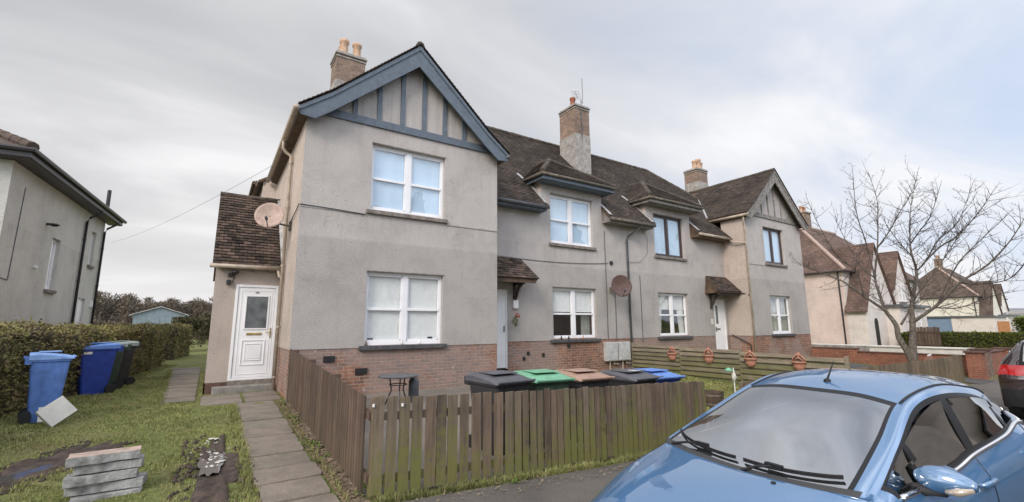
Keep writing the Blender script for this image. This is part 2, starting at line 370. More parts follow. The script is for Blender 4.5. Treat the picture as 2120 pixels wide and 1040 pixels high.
# ------------------------------------------------------------------ mesh helpers
ROOT = {}
class MB:
    def __init__(s, T=None): s.v = []; s.f = []; s.T = T; s.mi = []; s.cur = 0
    def add(s, vs, fs):
        o = len(s.v)
        s.v += [(s.T @ Vector(p)) if s.T else Vector(p) for p in vs]
        s.f += [tuple(i+o for i in f) for f in fs]; s.mi += [s.cur]*len(fs)
    def quad(s, *p): s.add(p, [tuple(range(len(p)))])
    def box(s, x0, x1, y0, y1, z0, z1):
        s.add([(x0,y0,z0),(x1,y0,z0),(x1,y1,z0),(x0,y1,z0),(x0,y0,z1),(x1,y0,z1),(x1,y1,z1),(x0,y1,z1)],
              [(0,3,2,1),(4,5,6,7),(0,1,5,4),(1,2,6,5),(2,3,7,6),(3,0,4,7)])
    def hexa(s, b, t):
        s.add(list(b)+list(t), [(0,3,2,1),(4,5,6,7),(0,1,5,4),(1,2,6,5),(2,3,7,6),(3,0,4,7)])
    def prism(s, pts, ext):
        """pts polygon (3D), ext vector"""
        n = len(pts); e = Vector(ext); p2 = [Vector(p)+e for p in pts]
        s.add([Vector(p) for p in pts]+p2, [tuple(range(n))[::-1], tuple(range(n, 2*n))]+[(i, (i+1)%n, n+(i+1)%n, n+i) for i in range(n)])
    def bar(s, a, b, w, h, up=(0, 0, 1)):
        a, b = Vector(a), Vector(b); d = (b-a).normalized(); u = Vector(up)
        sd = d.cross(u)
        if sd.length < 1e-4: sd = d.cross(Vector((1, 0, 0)))
        sd.normalize(); u = sd.cross(d).normalized(); sd *= w/2; u *= h/2
        s.hexa([a-sd-u, a+sd-u, b+sd-u, b-sd-u], [a-sd+u, a+sd+u, b+sd+u, b-sd+u])
    def tube(s, pts, rs, n=8, cap=True):
        pts = [Vector(p) for p in pts]
        if isinstance(rs, (int, float)): rs = [rs]*len(pts)
        vs = []; fs = []
        for i, p in enumerate(pts):
            d = (pts[min(i+1, len(pts)-1)]-pts[max(i-1, 0)])
            if d.length < 1e-7: d = Vector((0, 0, 1))
            d.normalize()
            u = d.cross(Vector((0, 0, 1)) if abs(d.z) < .9 else Vector((1, 0, 0))).normalized(); w_ = d.cross(u)
            for k in range(n):
                a = 2*math.pi*k/n; vs.append(p+(u*math.cos(a)+w_*math.sin(a))*rs[i])
        for i in range(len(pts)-1):
            for k in range(n):
                fs.append((i*n+k, i*n+(k+1)%n, (i+1)*n+(k+1)%n, (i+1)*n+k))
        if cap and n > 3: fs.append(tuple(range(n))[::-1]); fs.append(tuple((len(pts)-1)*n+k for k in range(n)))
        s.add(vs, fs)
    def lathe(s, c, prof, n=16, axis=2):
        vs = []; fs = []
        for r_, z in prof:
            for k in range(n):
                a = 2*math.pi*k/n; p = (r_*math.cos(a), r_*math.sin(a), z)
                if axis == 0: p = (p[2], p[0], p[1])
                if axis == 1: p = (p[1], p[2], p[0])
                vs.append((c[0]+p[0], c[1]+p[1], c[2]+p[2]))
        for i in range(len(prof)-1):
            for k in range(n): fs.append((i*n+k, i*n+(k+1)%n, (i+1)*n+(k+1)%n, (i+1)*n+k))
        s.add(vs, fs)
    def build(s, name, mat, parent=None, smooth=False, bevel=0, kind=None, label=None):
        me = bpy.data.meshes.new(name)
        off = ROOT.get(parent.name, Vector((0, 0, 0))) if parent else Vector((0, 0, 0))
        me.from_pydata([v-off for v in s.v], [], s.f)
        mats = mat if isinstance(mat, (list, tuple)) else [mat]
        for m in mats: me.materials.append(MAT[m] if isinstance(m, str) else m)
        if len(mats) > 1: me.polygons.foreach_set('material_index', s.mi)
        uv = me.uv_layers.new(name='UVMap'); co = s.v
        buf = []
        for p, f in zip(me.polygons, s.f):
            n = p.normal
            if abs(n.z) > .95: buf += [x for i in f for x in (co[i].x, co[i].y)]
            else:
                u = Vector((-n.y, n.x, 0)).normalized(); v = n.cross(u)
                if v.z < 0: v = -v
                buf += [x for i in f for x in (co[i].dot(u), co[i].dot(v))]
        uv.data.foreach_set('uv', buf)
        if smooth: me.shade_smooth()
        me.update()
        o = bpy.data.objects.new(name, me); col.objects.link(o)
        if parent: o.parent = parent; ROOT[o.name] = off
        else: ROOT[o.name] = Vector((0, 0, 0))
        if bevel:
            b = o.modifiers.new('bevel', 'BEVEL'); b.width = bevel; b.segments = 2; b.limit_method = 'ANGLE'; b.angle_limit = R(40)
        if kind: o['kind'] = kind
        if label: o['label'] = label
        return o
def tag(o, label, cat, group=None, kind=None):
    o['label'] = label; o['category'] = cat
    if group: o['group'] = group
    if kind: o['kind'] = kind
    return o
def root(name, loc, rz=0, label=None, cat=None, group=None, world=True):
    """world=True: parts are given in world coordinates (no rotation); else in the thing's own coordinates"""
    o = bpy.data.objects.new(name, None); col.objects.link(o); o.location = loc; o.rotation_euler = (0, 0, rz); o.empty_display_size = .1
    ROOT[o.name] = Vector(loc) if world else Vector((0, 0, 0))
    if label: tag(o, label, cat, group)
    return o
def dup(o, loc=None, rz=None, label=None, parent=None):
    c = o.copy(); col.objects.link(c)
    if parent: c.parent = parent
    if loc is not None: c.location = loc
    if rz is not None: c.rotation_euler = (0, 0, rz)
    if label: c['label'] = label
    for ch in o.children: dup(ch, parent=c)
    return c
def cl(x, a, b): return max(a, min(b, x))

# ------------------------------------------------------------------ ground
def gz(X, Y):
    zh = -1.42-.006*cl(X-2, 0, 25)
    zb = -1.60-.045*cl(X-1.35, 0, 3)-.03*cl(X-4.35, 0, 2.2)-.009*cl(X-6.5, 0, 25)
    if Y >= 9.5: return zh
    if Y >= 4.5: return zb+(zh-zb)*(Y-4.5)/5.
    if Y >= 2.7: return zb-.015*(4.5-Y)
    return zb-.027-.13
def lin(a, b, n): return [a+(b-a)*i/n for i in range(n+1)]
def sheet(name, xs, ys, dz, mat, kind='structure', hole=None, edge=0):
    mb = MB(); n = len(xs)
    vs = [(x, y, gz(x, y)+dz(x, y) if callable(dz) else gz(x, y)+dz) for y in ys for x in xs]
    fs = [(j*n+i, j*n+i+1, (j+1)*n+i+1, (j+1)*n+i) for j in range(len(ys)-1) for i in range(n-1)]
    mb.add(vs, fs); return mb.build(name, mat, kind=kind, smooth=True)
def mudfn(x, y):
    """soft dips for the two wheel ruts in the grass"""
    d = 0
    for (cx, cy, rx, ry, a) in ((-1.52, 7.1, .22, .75, -.45), (.18, 6.4, .22, 1.1, -.02)):
        u = (x-cx)*math.cos(a)+(y-cy)*math.sin(a); v = -(x-cx)*math.sin(a)+(y-cy)*math.cos(a)
        d = max(d, 1-((u/rx)**2+(v/ry)**2))
    return max(0, min(1, d*1.5))
gx = [-2500, -600, -200, -80, -40, -20, -12]+lin(-8, 4, 120)+[5, 6, 8, 10, 14, 18, 22, 27, 35, 50, 80, 140, 300, 900, 2500]
gy = [-2500, -600, -100, -40, -20, -8, 0, 2.69]+[2.705, 3.2]+lin(3.5, 12, 85)+[14, 17, 20, 26, 35, 50, 80, 140, 300, 900, 2500]
def gdz(x, y):
    base = -.02 if y < 4.3 else 0
    if -3 < x < 1.6 and 4 < y < 12:
        base += .02*(noise.noise(Vector((x*1.7, y*1.7, 0))))+.008*noise.noise(Vector((x*6, y*6, 3)))-.06*mudfn(x, y)
    return base
sheet('ground', gx, gy, gdz, 'grass_ground')
road = sheet('road', lin(-60, 120, 60), [-4.6, -3, 0, 1.5, 2.55], .006, 'asphalt')
sheet('pavement', [-60, -20, -6]+lin(1.36, 60, 40), [2.72, 3.4, 4.0, 4.33], .005, 'pavement')
sheet('opposite_pavement', lin(-60, 120, 40), [-6.4, -4.65], .12, 'pavement')
mb = MB()
for i in range(60):
    x0 = -14+i*.92; x1 = x0+.91
    za, zb_ = gz(x0, 3), gz(x1, 3)
    mb.hexa([(x0, 2.56, za-.2), (x1, 2.56, zb_-.2), (x1, 2.70, zb_-.2), (x0, 2.70, za-.2)], [(x0, 2.57, za+.012), (x1, 2.57, zb_+.012), (x1, 2.70, zb_+.012), (x0, 2.70, za+.012)])
mb.build('kerb', 'concrete', kind='structure', bevel=.012)
# hills and fields far off to the right
mb = MB(); nx, ny = 30, 50; vs = []
for j in range(ny+1):
    for i in range(nx+1):
        t = i/nx; x = 260+t*1100; y = -500+j/ny*1500
        z = -2.2+t**1.05*31+3.0*noise.noise(Vector((x*.004, y*.006, 1)))*t*3
        vs.append((x, y, z))
mb.add(vs, [(j*(nx+1)+i, j*(nx+1)+i+1, (j+1)*(nx+1)+i+1, (j+1)*(nx+1)+i) for j in range(ny) for i in range(nx)])
mb.build('hills', 'hill_fields', kind='structure', smooth=True)

# paved paths: one flagged path down to the street, one round to the back, and the landing by the porch
mb = MB()
def slab(mb, c4, t=.03, gapj=.012):
    """c4: four ground points; a slightly irregular slab"""
    cs = [Vector((x, y, gz(x, y)+.018)) for x, y in c4]
    ctr = sum(cs, Vector())/4; dz = rnd.uniform(-.006, .006); tl = rnd.uniform(-.006, .006)
    ring = []
    for i in range(4):
        a, b = cs[i], cs[(i+1) % 4]
        for k in range(5):
            p = a.lerp(b, k/5); p = p+(ctr-p).normalized()*(gapj+rnd.uniform(0, .012)+(.02 if k == 0 else 0)); p.z += dz+tl*(p.x-ctr.x); ring.append(p)
    n = len(ring)
    mb.add(ring+[p-Vector((0, 0, t+.03)) for p in ring], [tuple(range(n))]+[(i, n+i, n+(i+1) % n, (i+1) % n) for i in range(n)])
ys = [10.15, 9.55, 8.95, 8.38, 7.85, 7.32, 6.86, 6.38, 5.88, 5.36, 4.84, 4.36]
for i in range(len(ys)-1):
    y1, y0 = ys[i], ys[i+1]
    l = .46+rnd.uniform(-.025, .025)+(0 if i < 8 else .03); r_ = 1.13+rnd.uniform(-.03, .03)
    slab(mb, [(l, y0), (r_, y0+rnd.uniform(-.02, .02)), (r_, y1), (l, y1)])
for x0, x1, y0, y1 in ((-.08, .62, 10.18, 10.85), (.64, 1.28, 10.18, 10.85), (-.08, .62, 10.87, 11.6), (.64, 1.28, 10.87, 11.6)): slab(mb, [(x0, y0), (x1, y0), (x1, y1), (x0, y1)])
yy = 11.0; k = 0
while yy < 19.5:
    d = .62; a = -.70-.04*(yy-11)+rnd.uniform(-.03, .03); b_ = -.14-.006*(yy-11)
    slab(mb, [(a, yy), (b_, yy), (b_-.02, yy+d), (a-.02, yy+d)]); yy += d+.01
for x0, x1 in ((1.36, 4), (4.02, 6.6)): pass
mb.build('path', 'path_slab', kind='structure')
# bare strips beside the side fence, and the worn yard inside the front fence
sheet('dirt_strip', lin(1.13, 1.34, 3), lin(4.4, 9.9, 20), lambda x, y: .012+.012*noise.noise(Vector((x*9, y*5, 0))), 'dirt_straw')
sheet('front_yard', lin(1.36, 6.7, 20), lin(4.55, 9.96, 20), .006, 'gravel')
sheet('garden_path', lin(7.0, 8.1, 3), lin(4.35, 10.95, 16), .012, 'concrete')
sheet('driveway', lin(20.6, 22.4, 3), lin(4.2, 14, 10), .012, 'asphalt')
# mud and puddles
def patch(name, cx, cy, rx, ry, a, mat, dz, rough_=.12, amp=0, seed=0, mound=0.):
    mb = MB(); ring = 40; rings = 7; vs = [(cx, cy, gz(cx, cy)+gdz(cx, cy)+dz)]; fs = []
    for j in range(1, rings+1):
        for i in range(ring):
            t = 2*math.pi*i/ring; q = j/rings*(1+rough_*2.2*noise.noise(Vector((math.cos(t)*2.2, math.sin(t)*2.2, seed))))
            u, v = rx*q*math.cos(t), ry*q*math.sin(t)
            x = cx+u*math.cos(a)-v*math.sin(a); y = cy+u*math.sin(a)+v*math.cos(a)
            e = 1-(j/rings)**3
            z = gz(x, y)+gdz(x, y)+dz*e-(0.02 if j == rings and amp else 0)+amp*(j/rings)*noise.noise(Vector((x*9, y*9, seed)))*e+mound*math.sin(math.pi*j/rings)
            if not amp: z = gz(cx, cy)+gdz(cx, cy)+dz+(gz(x, y)-gz(cx, cy))*.35
            vs.append((x, y, z))
    for i in range(ring): fs.append((0, 1+i, 1+(i+1) % ring))
    for j in range(rings-1):
        for i in range(ring):
            p = 1+j*ring; fs.append((p+i, p+ring+i, p+ring+(i+1) % ring, p+(i+1) % ring))
    mb.add(vs, fs); return mb.build(name, mat, kind='structure', smooth=True)
patch('mud', -1.50, 7.05, .29, 1.15, -.45, 'mud', .020, .35, .06, 1, .03)
patch('puddle', -1.53, 6.9, .24, .98, -.45, 'puddle_water', .053, .2, 0, 2)
patch('mud', .17, 6.25, .21, 1.36, -.02, 'mud', .020, .35, .06, 3, .03)
patch('puddle', .13, 6.6, .13, .62, -.05, 'puddle_water', .050, .2, 0, 4)

# ------------------------------------------------------------------ wall and window builders
def wall(mb, x0, x1, z0, z1, holes, depth=.14, T=None, top=None):
    """wall in the local plane y=0 facing -y; holes (x0,x1,z0,z1) get reveals going to +y"""
    old = mb.T; mb.T = T
    xs = sorted({x0, x1, *[h for q in holes for h in q[:2]]}); zs = sorted({z0, z1, *[h for q in holes for h in q[2:]]})
    for i in range(len(xs)-1):
        for j in range(len(zs)-1):
            cx, cz = (xs[i]+xs[i+1])/2, (zs[j]+zs[j+1])/2
            if any(h[0] < cx < h[1] and h[2] < cz < h[3] for h in holes): continue
            mb.quad((xs[i], 0, zs[j]), (xs[i+1], 0, zs[j]), (xs[i+1], 0, zs[j+1]), (xs[i], 0, zs[j+1]))
    for a, b, c, d in holes:
        c = max(c, z0); d = min(d, z1)
        mb.quad((a, 0, c), (a, 0, d), (a, depth, d), (a, depth, c)); mb.quad((b, 0, d), (b, 0, c), (b, depth, c), (b, depth, d))
        if d < z1: mb.quad((a, 0, d), (b, 0, d), (b, depth, d), (a, depth, d))
        if c > z0: mb.quad((a, 0, c), (a, depth, c), (b, depth, c), (b, 0, c))
    mb.T = old
def FR(x, y, z=0, rz=0): return Matrix.Translation((x, y, z)) @ Matrix.Rotation(rz, 4, 'Z')
def window(parent, T, w_, h, style='sash', frame='upvc', inside='blind', sill='sill_stone', rec=.09, sw=.08):
    """window in local coords: x 0..w_, z 0..h, wall face at y=0, opening recess to +y"""
    mb = MB(T); y0, y1 = rec, rec+.06
    e = .055
    mb.box(0, e, y0, y1, 0, h); mb.box(w_-e, w_, y0, y1, 0, h); mb.box(e, w_-e, y0, y1, h-e, h); mb.box(e, w_-e, y0, y1, 0, e+.02)
    if style == 'sash':
        m = w_/2; hw = .065; zm = h*.49
        mb.box(m-hw, m+hw, y0-.006, y1, e, h-e)
        for a, b in ((e, m-hw), (m+hw, w_-e)):
            mb.box(a, b, y0-.004, y1-.004, zm-.03, zm+.03)                      # meeting rail
            mb.box(a, a+.03, y0+.012, y1, e, h-e); mb.box(b-.03, b, y0+.012, y1, e, h-e)
            mb.box(a, b, y0+.012, y1+.001, e+.02, e+.06); mb.box(a, b, y0+.012, y1+.001, h-e-.035, h-e)
    elif style == 'two':
        m = w_/2; mb.box(m-.05, m+.05, y0-.006, y1, e, h-e)
        for a, b in ((e, m-.05), (m+.05, w_-e)):
            mb.box(a, a+.035, y0+.01, y1, e, h-e); mb.box(b-.035, b, y0+.01, y1, e, h-e)
            mb.box(a, b, y0+.01, y1+.001, e+.02, e+.055); mb.box(a, b, y0+.01, y1+.001, h-e-.035, h-e)
    win = mb.build('window', frame, parent, bevel=.006)
    g = MB(T); g.quad((.04, y0+.035, .04), (w_-.04, y0+.035, .04), (w_-.04, y0+.035, h-.04), (.04, y0+.035, h-.04)); g.build('pane', 'window_glass', win)
    s = MB(T); s.box(-sw, w_+sw, -.07, rec+.02, -.10, -.004); s.build('sill', sill, win, bevel=.01)
    r_ = MB(T); d = 1.6; yb = y1+.02
    r_.quad((0, d, 0), (w_, d, 0), (w_, d, h), (0, d, h)); r_.quad((0, yb, 0), (0, d, 0), (0, d, h), (0, yb, h)); r_.quad((w_, yb, 0), (w_, d, 0), (w_, d, h), (w_, yb, h))
    r_.quad((0, yb, 0), (w_, yb, 0), (w_, d, 0), (0, d, 0)); r_.quad((0, yb, h), (w_, yb, h), (w_, d, h), (0, d, h))
    r_.build('interior', 'room_brown' if inside in ('half', 'curtains') else 'room_dark', win)
    def drape(x0, x1, z0, z1, mat, amp=.012, freq=26, y=y1+.07, taper=0, name='curtain'):
        c = MB(T); n = max(4, int((x1-x0)*60)); a = []; b = []
        for i in range(n+1):
            t = i/n; x = x0+(x1-x0)*t; yy = y+amp*math.sin(t*(x1-x0)*freq*2.2)+amp*.5*math.sin(t*17)
            xt = x
            xb = x0+(x1-x0)*t*(1-taper) if taper >= 0 else x1-(x1-x)*(1+taper)
            a.append((xb, yy, z0)); b.append((xt, yy, z1))
        c.add(a+b, [(i, i+1, n+2+i, n+1+i) for i in range(n)]); c.build(name, mat, win, smooth=True)
    if inside == 'blind': drape(.03, w_-.03, .03, h-.03, 'blind_white', .006, 60, y=y1+.02, name='blind')
    if inside == 'blue': drape(.03, w_-.03, .03, h-.03, 'blind_sky_tint', .003, 10, y=y1+.02, name='blind')  # blind coloured like sky mirrored in the pane
    if inside == 'half':
        drape(.03, w_-.03, h*.53, h-.03, 'blind_white', .006, 40, y=y1+.02, name='blind')
        drape(w_-.42, w_-.03, .03, h*.53, 'curtain_grey', .02, 30, y=y1+.16)
        c = MB(T)
        for q in (.25, .42, w_-.4, w_-.55, w_-.25): c.lathe((q, y1+.06, h*.53-.02), [(0, -.04), (.03, -.02), (.035, 0), (.02, .025), (0, .03)], 8)
        c.build('blind_tassel', 'trim_matt', win)
    if inside == 'curtains':
        drape(.03, w_*.28, .03, h-.03, 'curtain', .02, 26, taper=.35); drape(w_*.72, w_-.03, .03, h-.03, 'curtain', .02, 26, taper=-.35)
        drape(.03, w_-.03, h*.62, h-.03, 'curtain', .015, 40, y=y1+.05, name='net_curtain')
    if inside == 'grey':
        drape(.03, w_*.36, .03, h-.03, 'curtain_grey', .02, 26); drape(w_*.62, w_-.03, .03, h-.03, 'curtain_grey', .02, 26)
        drape(.03, w_-.03, .03, h-.03, 'curtain', .01, 40, y=y1+.12, name='net_curtain')
    return win

def tile_field(mb, o, u, v, poly, tw=.17, th=.105, thick=.016, jit=.004, cut=None):
    """courses of tiles. o origin, u horizontal unit, v up-slope unit; poly: list of (a,b) in (u,v) metres, convex or not"""
    u, v = Vector(u).normalized(), Vector(v).normalized(); n = u.cross(v).normalized()
    if n.z < 0: n = -n
    o = Vector(o)
    def inside(a, b):
        c = False; k = len(poly)
        for i in range(k):
            (x1, y1), (x2, y2) = poly[i], poly[(i+1) % k]
            if (y1 > b) != (y2 > b) and a < (x2-x1)*(b-y1)/(y2-y1)+x1: c = not c
        return c
    a0, a1 = min(p[0] for p in poly), max(p[0] for p in poly); b0, b1 = min(p[1] for p in poly), max(p[1] for p in poly)
    row = 0; b = b0
    while b < b1:
        a = a0-(tw/2 if row % 2 else 0)
        # clip the row to the polygon at mid height
        xs = []; bm = min(b+th/2, b1-.001); k = len(poly)
        for i in range(k):
            (x1, y1), (x2, y2) = poly[i], poly[(i+1) % k]
            if (y1 > bm) != (y2 > bm): xs.append((x2-x1)*(bm-y1)/(y2-y1)+x1)
        xs.sort()
        for q in range(0, len(xs)-1, 2):
            s0, s1 = xs[q], xs[q+1]; a = s0-((s0-a0+(tw/2 if row % 2 else 0)) % tw)
            while a < s1:
                t0, t1 = max(a, s0)+.005, min(a+tw, s1)-.005
                if t1-t0 > .02 and not (cut and cut(o+u*((t0+t1)/2)+v*bm)):
                    j = rnd.uniform(-jit, jit); k2 = rnd.uniform(-jit, jit); lift = thick+rnd.uniform(0, jit)
                    p = [o+u*t0+v*(b+j), o+u*t1+v*(b+k2), o+u*t1+v*min(b+th*1.25, b1+.02), o+u*t0+v*min(b+th*1.25, b1+.02)]
                    top = [p[0]+n*(lift+.012), p[1]+n*(lift+.012), p[2]+n*.010, p[3]+n*.010]
                    mb.add(p[:2]+top, [(0, 1, 3, 2), (2, 3, 4, 5), (0, 2, 5), (1, 4, 3)])
                a += tw
        b += th; row += 1

# ------------------------------------------------------------------ the block of flats
CX = 12.11                                    # the block is mirrored about this X
H = root('block_of_flats', (CX, 12, -1.45), label='long grey roughcast block of flats with two half-timbered gables, brick base and dark tiled roof', cat='house')
ZB = -.455
def mir(x): return 2*CX-x
# brick base
mb = MB()
wall(mb, 1.31, 6.11, -1.75, ZB, [], T=FR(0, 10.014))
wall(mb, 0, 5.4, -1.75, ZB, [], T=FR(1.324, 15.4, 0, R(-90)))
wall(mb, 6.11, 18.12, -1.75, ZB, [(6.25, 7.09, -1.75, -.4), (17.13, 17.97, -1.75, -.4)], T=FR(0, 11.014))
wall(mb, 0, 1.02, -1.75, ZB, [], T=FR(6.096, 10.0, 0, R(90)))
wall(mb, 0, 1.02, -1.75, ZB, [], T=FR(18.134, 11.02, 0, R(-90)))
wall(mb, 18.12, 22.91, -1.75, ZB, [], T=FR(0, 10.014))
wall(mb, 0, 8, -1.75, ZB, [], T=FR(22.896, 10, 0, R(90)))
mb.build('brick_base', 'brick_base', H)
# roughcast walls, front faces
W_UP = [(2.74, 4.57, 2.60, 4.185), (mir(4.60), mir(2.93), 2.60, 4.185)]
W_LO = [(2.75, 4.58, -.41, 1.20), (mir(4.57), mir(2.88), -.41, 1.20)]
B_UP = [(8.71, 10.53, 2.575, 4.19), (mir(10.53), mir(8.77), 2.575, 4.19)]
B_LO = [(8.745, 10.56, -.43, 1.175), (mir(10.52), mir(8.78), -.43, 1.175)]
mb = MB()
wall(mb, 1.31, 6.11, ZB, 4.5, [W_UP[0], W_LO[0]], T=FR(0, 10))
mb.add([(1.31, 10, 4.5), (6.11, 10, 4.5), (3.71, 10, 6.75)], [(0, 1, 2)])
wall(mb, mir(6.11), mir(1.31), ZB, 4.5, [W_UP[1], W_LO[1]], T=FR(0, 10))
mb.add([(mir(6.11), 10, 4.5), (mir(1.31), 10, 4.5), (mir(3.71), 10, 6.75)], [(0, 1, 2)])
wall(mb, 6.11, 18.12, ZB, 3.62, [*[(a, b, c, 3.62) for a, b, c, d in B_UP], *B_LO, (6.25, 7.09, ZB, 1.03), (17.13, 17.97, ZB, 1.03)], T=FR(0, 11))
for (a, b, c, d), x0, x1 in ((B_UP[0], 8.32, 10.97), (B_UP[1], mir(10.97), mir(8.32))):
    wall(mb, x0, x1, 3.62, 4.75, [(a, b, 3.62, d)], T=FR(0, 11))
# bottoms of reveals
mb.build('wall', 'harl_front', H)
mb = MB()
wall(mb, 0, 5.4, ZB, 4.6, [], T=FR(1.31, 15.4, 0, R(-90)))
wall(mb, 0, 1.0, ZB, 4.6, [], T=FR(18.12, 11, 0, R(-90)))
wall(mb, 0, 1.0, ZB, 4.6, [], T=FR(6.11, 10, 0, R(90)))
wall(mb, 0, 8, ZB, 4.6, [], T=FR(22.91, 10, 0, R(90)))
for x0, x1 in ((8.32, 10.97), (mir(10.97), mir(8.32))):     # dormer cheeks
    mb.quad((x0, 11, 3.6), (x0, 11, 4.75), (x0, 11.9, 4.75), (x0, 11.9, 3.6)); mb.quad((x1, 11, 3.6), (x1, 11.9, 3.6), (x1, 11.9, 4.75), (x1, 11, 4.75))
mb.quad((1.31, 15.4, -1.7), (1.31, 15.4, 4.6), (.95, 15.6, 4.6), (.95, 15.6, -1.7)); mb.quad((.95, 15.6, -1.7), (.95, 15.6, 4.4), (.95, 19, 4.4), (.95, 19, -1.7))
mb.quad((.95, 19, -1.7), (.95, 19, 4.4), (22.9, 18, 4.4), (22.9, 18, -1.7))
mb.build('side_wall', 'harl_side', H, label='pinkish beige side walls')
# ledge between the floors on the near gable, and on the far gable
for q in ((4.64, 6.115, 9.982, 10, 2.455, 2.50), (1.305, 2.66, 9.988, 10, 2.47, 2.495), (mir(6.115), mir(4.68), 9.985, 10, 2.46, 2.49)): mb = MB(); mb.box(*q); mb.build('string_course', 'harl_front', H, bevel=.005)

# roofs
MZ0, MY0 = 3.66, 10.6                           # main eave
def mz(y): return MZ0+(y-MY0)
PF = [(0, 6.85), (1.95, 5.06), (2.60, 4.56)]    # half profile of a gable wing roof (distance from ridge, height)
def deck(mb, pts, t=.07):
    a, b, c = (Vector(p) for p in pts[:3]); n = (b-a).cross(c-a).normalized()
    if n.z < 0: n = -n
    mb.prism([Vector(p)-n*.012 for p in pts], -n*t)
mb = MB(); YB0, YB1 = 9.70, 15.5
for rc in (3.71, mir(3.71)):
    for s in (-1, 1):
        for (d0, z0), (d1, z1) in zip(PF[:-1], PF[1:]):
            deck(mb, [(rc+s*d0, YB0, z0), (rc+s*d1, YB0, z1), (rc+s*d1, YB1, z1), (rc+s*d0, YB1, z0)])
deck(mb, [(6.0, MY0, MZ0), (8.33, MY0, MZ0), (8.33, 11.6, mz(11.6)), (6.0, 11.6, mz(11.6))])
deck(mb, [(10.96, MY0, MZ0), (mir(10.96), MY0, MZ0), (mir(10.96), 11.6, mz(11.6)), (10.96, 11.6, mz(11.6))])
deck(mb, [(mir(8.33), MY0, MZ0), (mir(6.0), MY0, MZ0), (mir(6.0), 11.6, mz(11.6)), (mir(8.33), 11.6, mz(11.6))])
RY, RZ = 14.78, 7.84
deck(mb, [(3.1, 11.6, mz(11.6)), (mir(3.1), 11.6, mz(11.6)), (mir(6.18), RY, RZ), (6.18, RY, RZ)])
deck(mb, [(2.7, 11.2, 4.3), (6.18, RY, RZ), (2.7, 18.3, 4.3)]); deck(mb, [(mir(2.7), 11.2, 4.3), (mir(6.18), RY, RZ), (mir(2.7), 18.3, 4.3)])
deck(mb, [(2.7, 18.3, 4.3), (mir(2.7), 18.3, 4.3), (mir(6.18), RY, RZ), (6.18, RY, RZ)])
deck(mb, [(.8, 15.5, 4.5), (.8, 19.2, 4.5), (2.8, 19.2, 5.8), (2.8, 15.5, 5.8)])
roof_deck = mb.build('roof', 'brown_soffit', H)
# tiles
mb = MB(); q2 = math.sqrt(2)
DX = ((8.02, 11.25), (mir(11.25), mir(8.02)))
def cutd(p):
    for a, b in DX:
        m = (a+b)/2
        if a < p.x < b and p.y < 11.62: 
            if a+.28 < p.x < b-.28: return True
        if a < p.x < b and p.z < 4.66+min(p.x-a, b-p.x)*.73 and p.y > 11.62 and abs(p.x-m) < 1.6 and p.y < 12.95: return True
    return False
tile_field(mb, (0, MY0-.05, MZ0-.05), (1, 0, 0), (0, 1, 1), [(6.15, 0), (18.08, 0), (18.0, 1.25*1), (19.85, 3.5), (18.04, 5.94), (6.18, 5.94), (4.4, 3.5), (6.22, 1.25)], cut=cutd)
for rc in (3.71, mir(3.71)):
    for s in (-1, 1):
        for i, ((d0, z0), (d1, z1)) in enumerate(zip(PF[:-1], PF[1:])):
            L_ = math.hypot(d1-d0, z1-z0)
            if rc < CX: y1 = 15.4 if s < 0 else 12.8
            else: y1 = 13.5 if s < 0 else 12.0
            tile_field(mb, (rc+s*d1, 9.64, z1), (0, 1, 0), (-s*(d1-d0), 0, z0-z1), [(0, 0), (y1-9.64, 0), (y1-9.64, L_), (0, L_)])
tl = mb.build('tiles', 'tile_brown', roof_deck)
# ridges
def ridge_line(mb, pts, r=.10, seg=.32):
    pts = [Vector(p) for p in pts]
    for a, b in zip(pts[:-1], pts[1:]):
        L_ = (b-a).length; n = max(1, int(L_/seg)); d = (b-a)/n
        for i in range(n):
            p = a+d*i; q = a+d*(i+1.04); j = Vector((0, 0, rnd.uniform(-.006, .006)))
            mb.tube([p+j, q+j], [r*1.06, r*.96], 8)
for ln in ([(6.18, RY, RZ), (mir(6.18), RY, RZ), (mir(4.4), 13.0, 6.06)], [(3.71, 9.68, 6.83), (3.71, 14.2, 6.83)], [(mir(3.71), 9.68, 6.83), (mir(3.71), 14.2, 6.83)]):
    mb = MB(); ridge_line(mb, ln); mb.build('ridge_tiles', 'ridge_tile', roof_deck)
lf_ = []        # lead valley left of the far gable, and soakers by the dormers
lf_.append(((mir(6.24), 11.5, 4.63), (mir(4.42), 13.05, 6.16), .16))
for x0 in (8.32, mir(10.97)): lf_.append(((x0-.10, 11.35, 4.47), (x0-.30, 11.85, 4.98), .10))
for x0, q in ((8.30, -1), (10.99, 1), (mir(10.99), -1), (mir(8.30), 1)): lf_.append(((x0+q*.05, 10.62, 3.72), (x0+q*.05, 11.5, 4.60), .10))
for a, b, w_ in lf_: mb = MB(); mb.bar(a, b, w_, .02, (0, -1, 1)); mb.build('lead_flashing', 'lead', roof_deck)

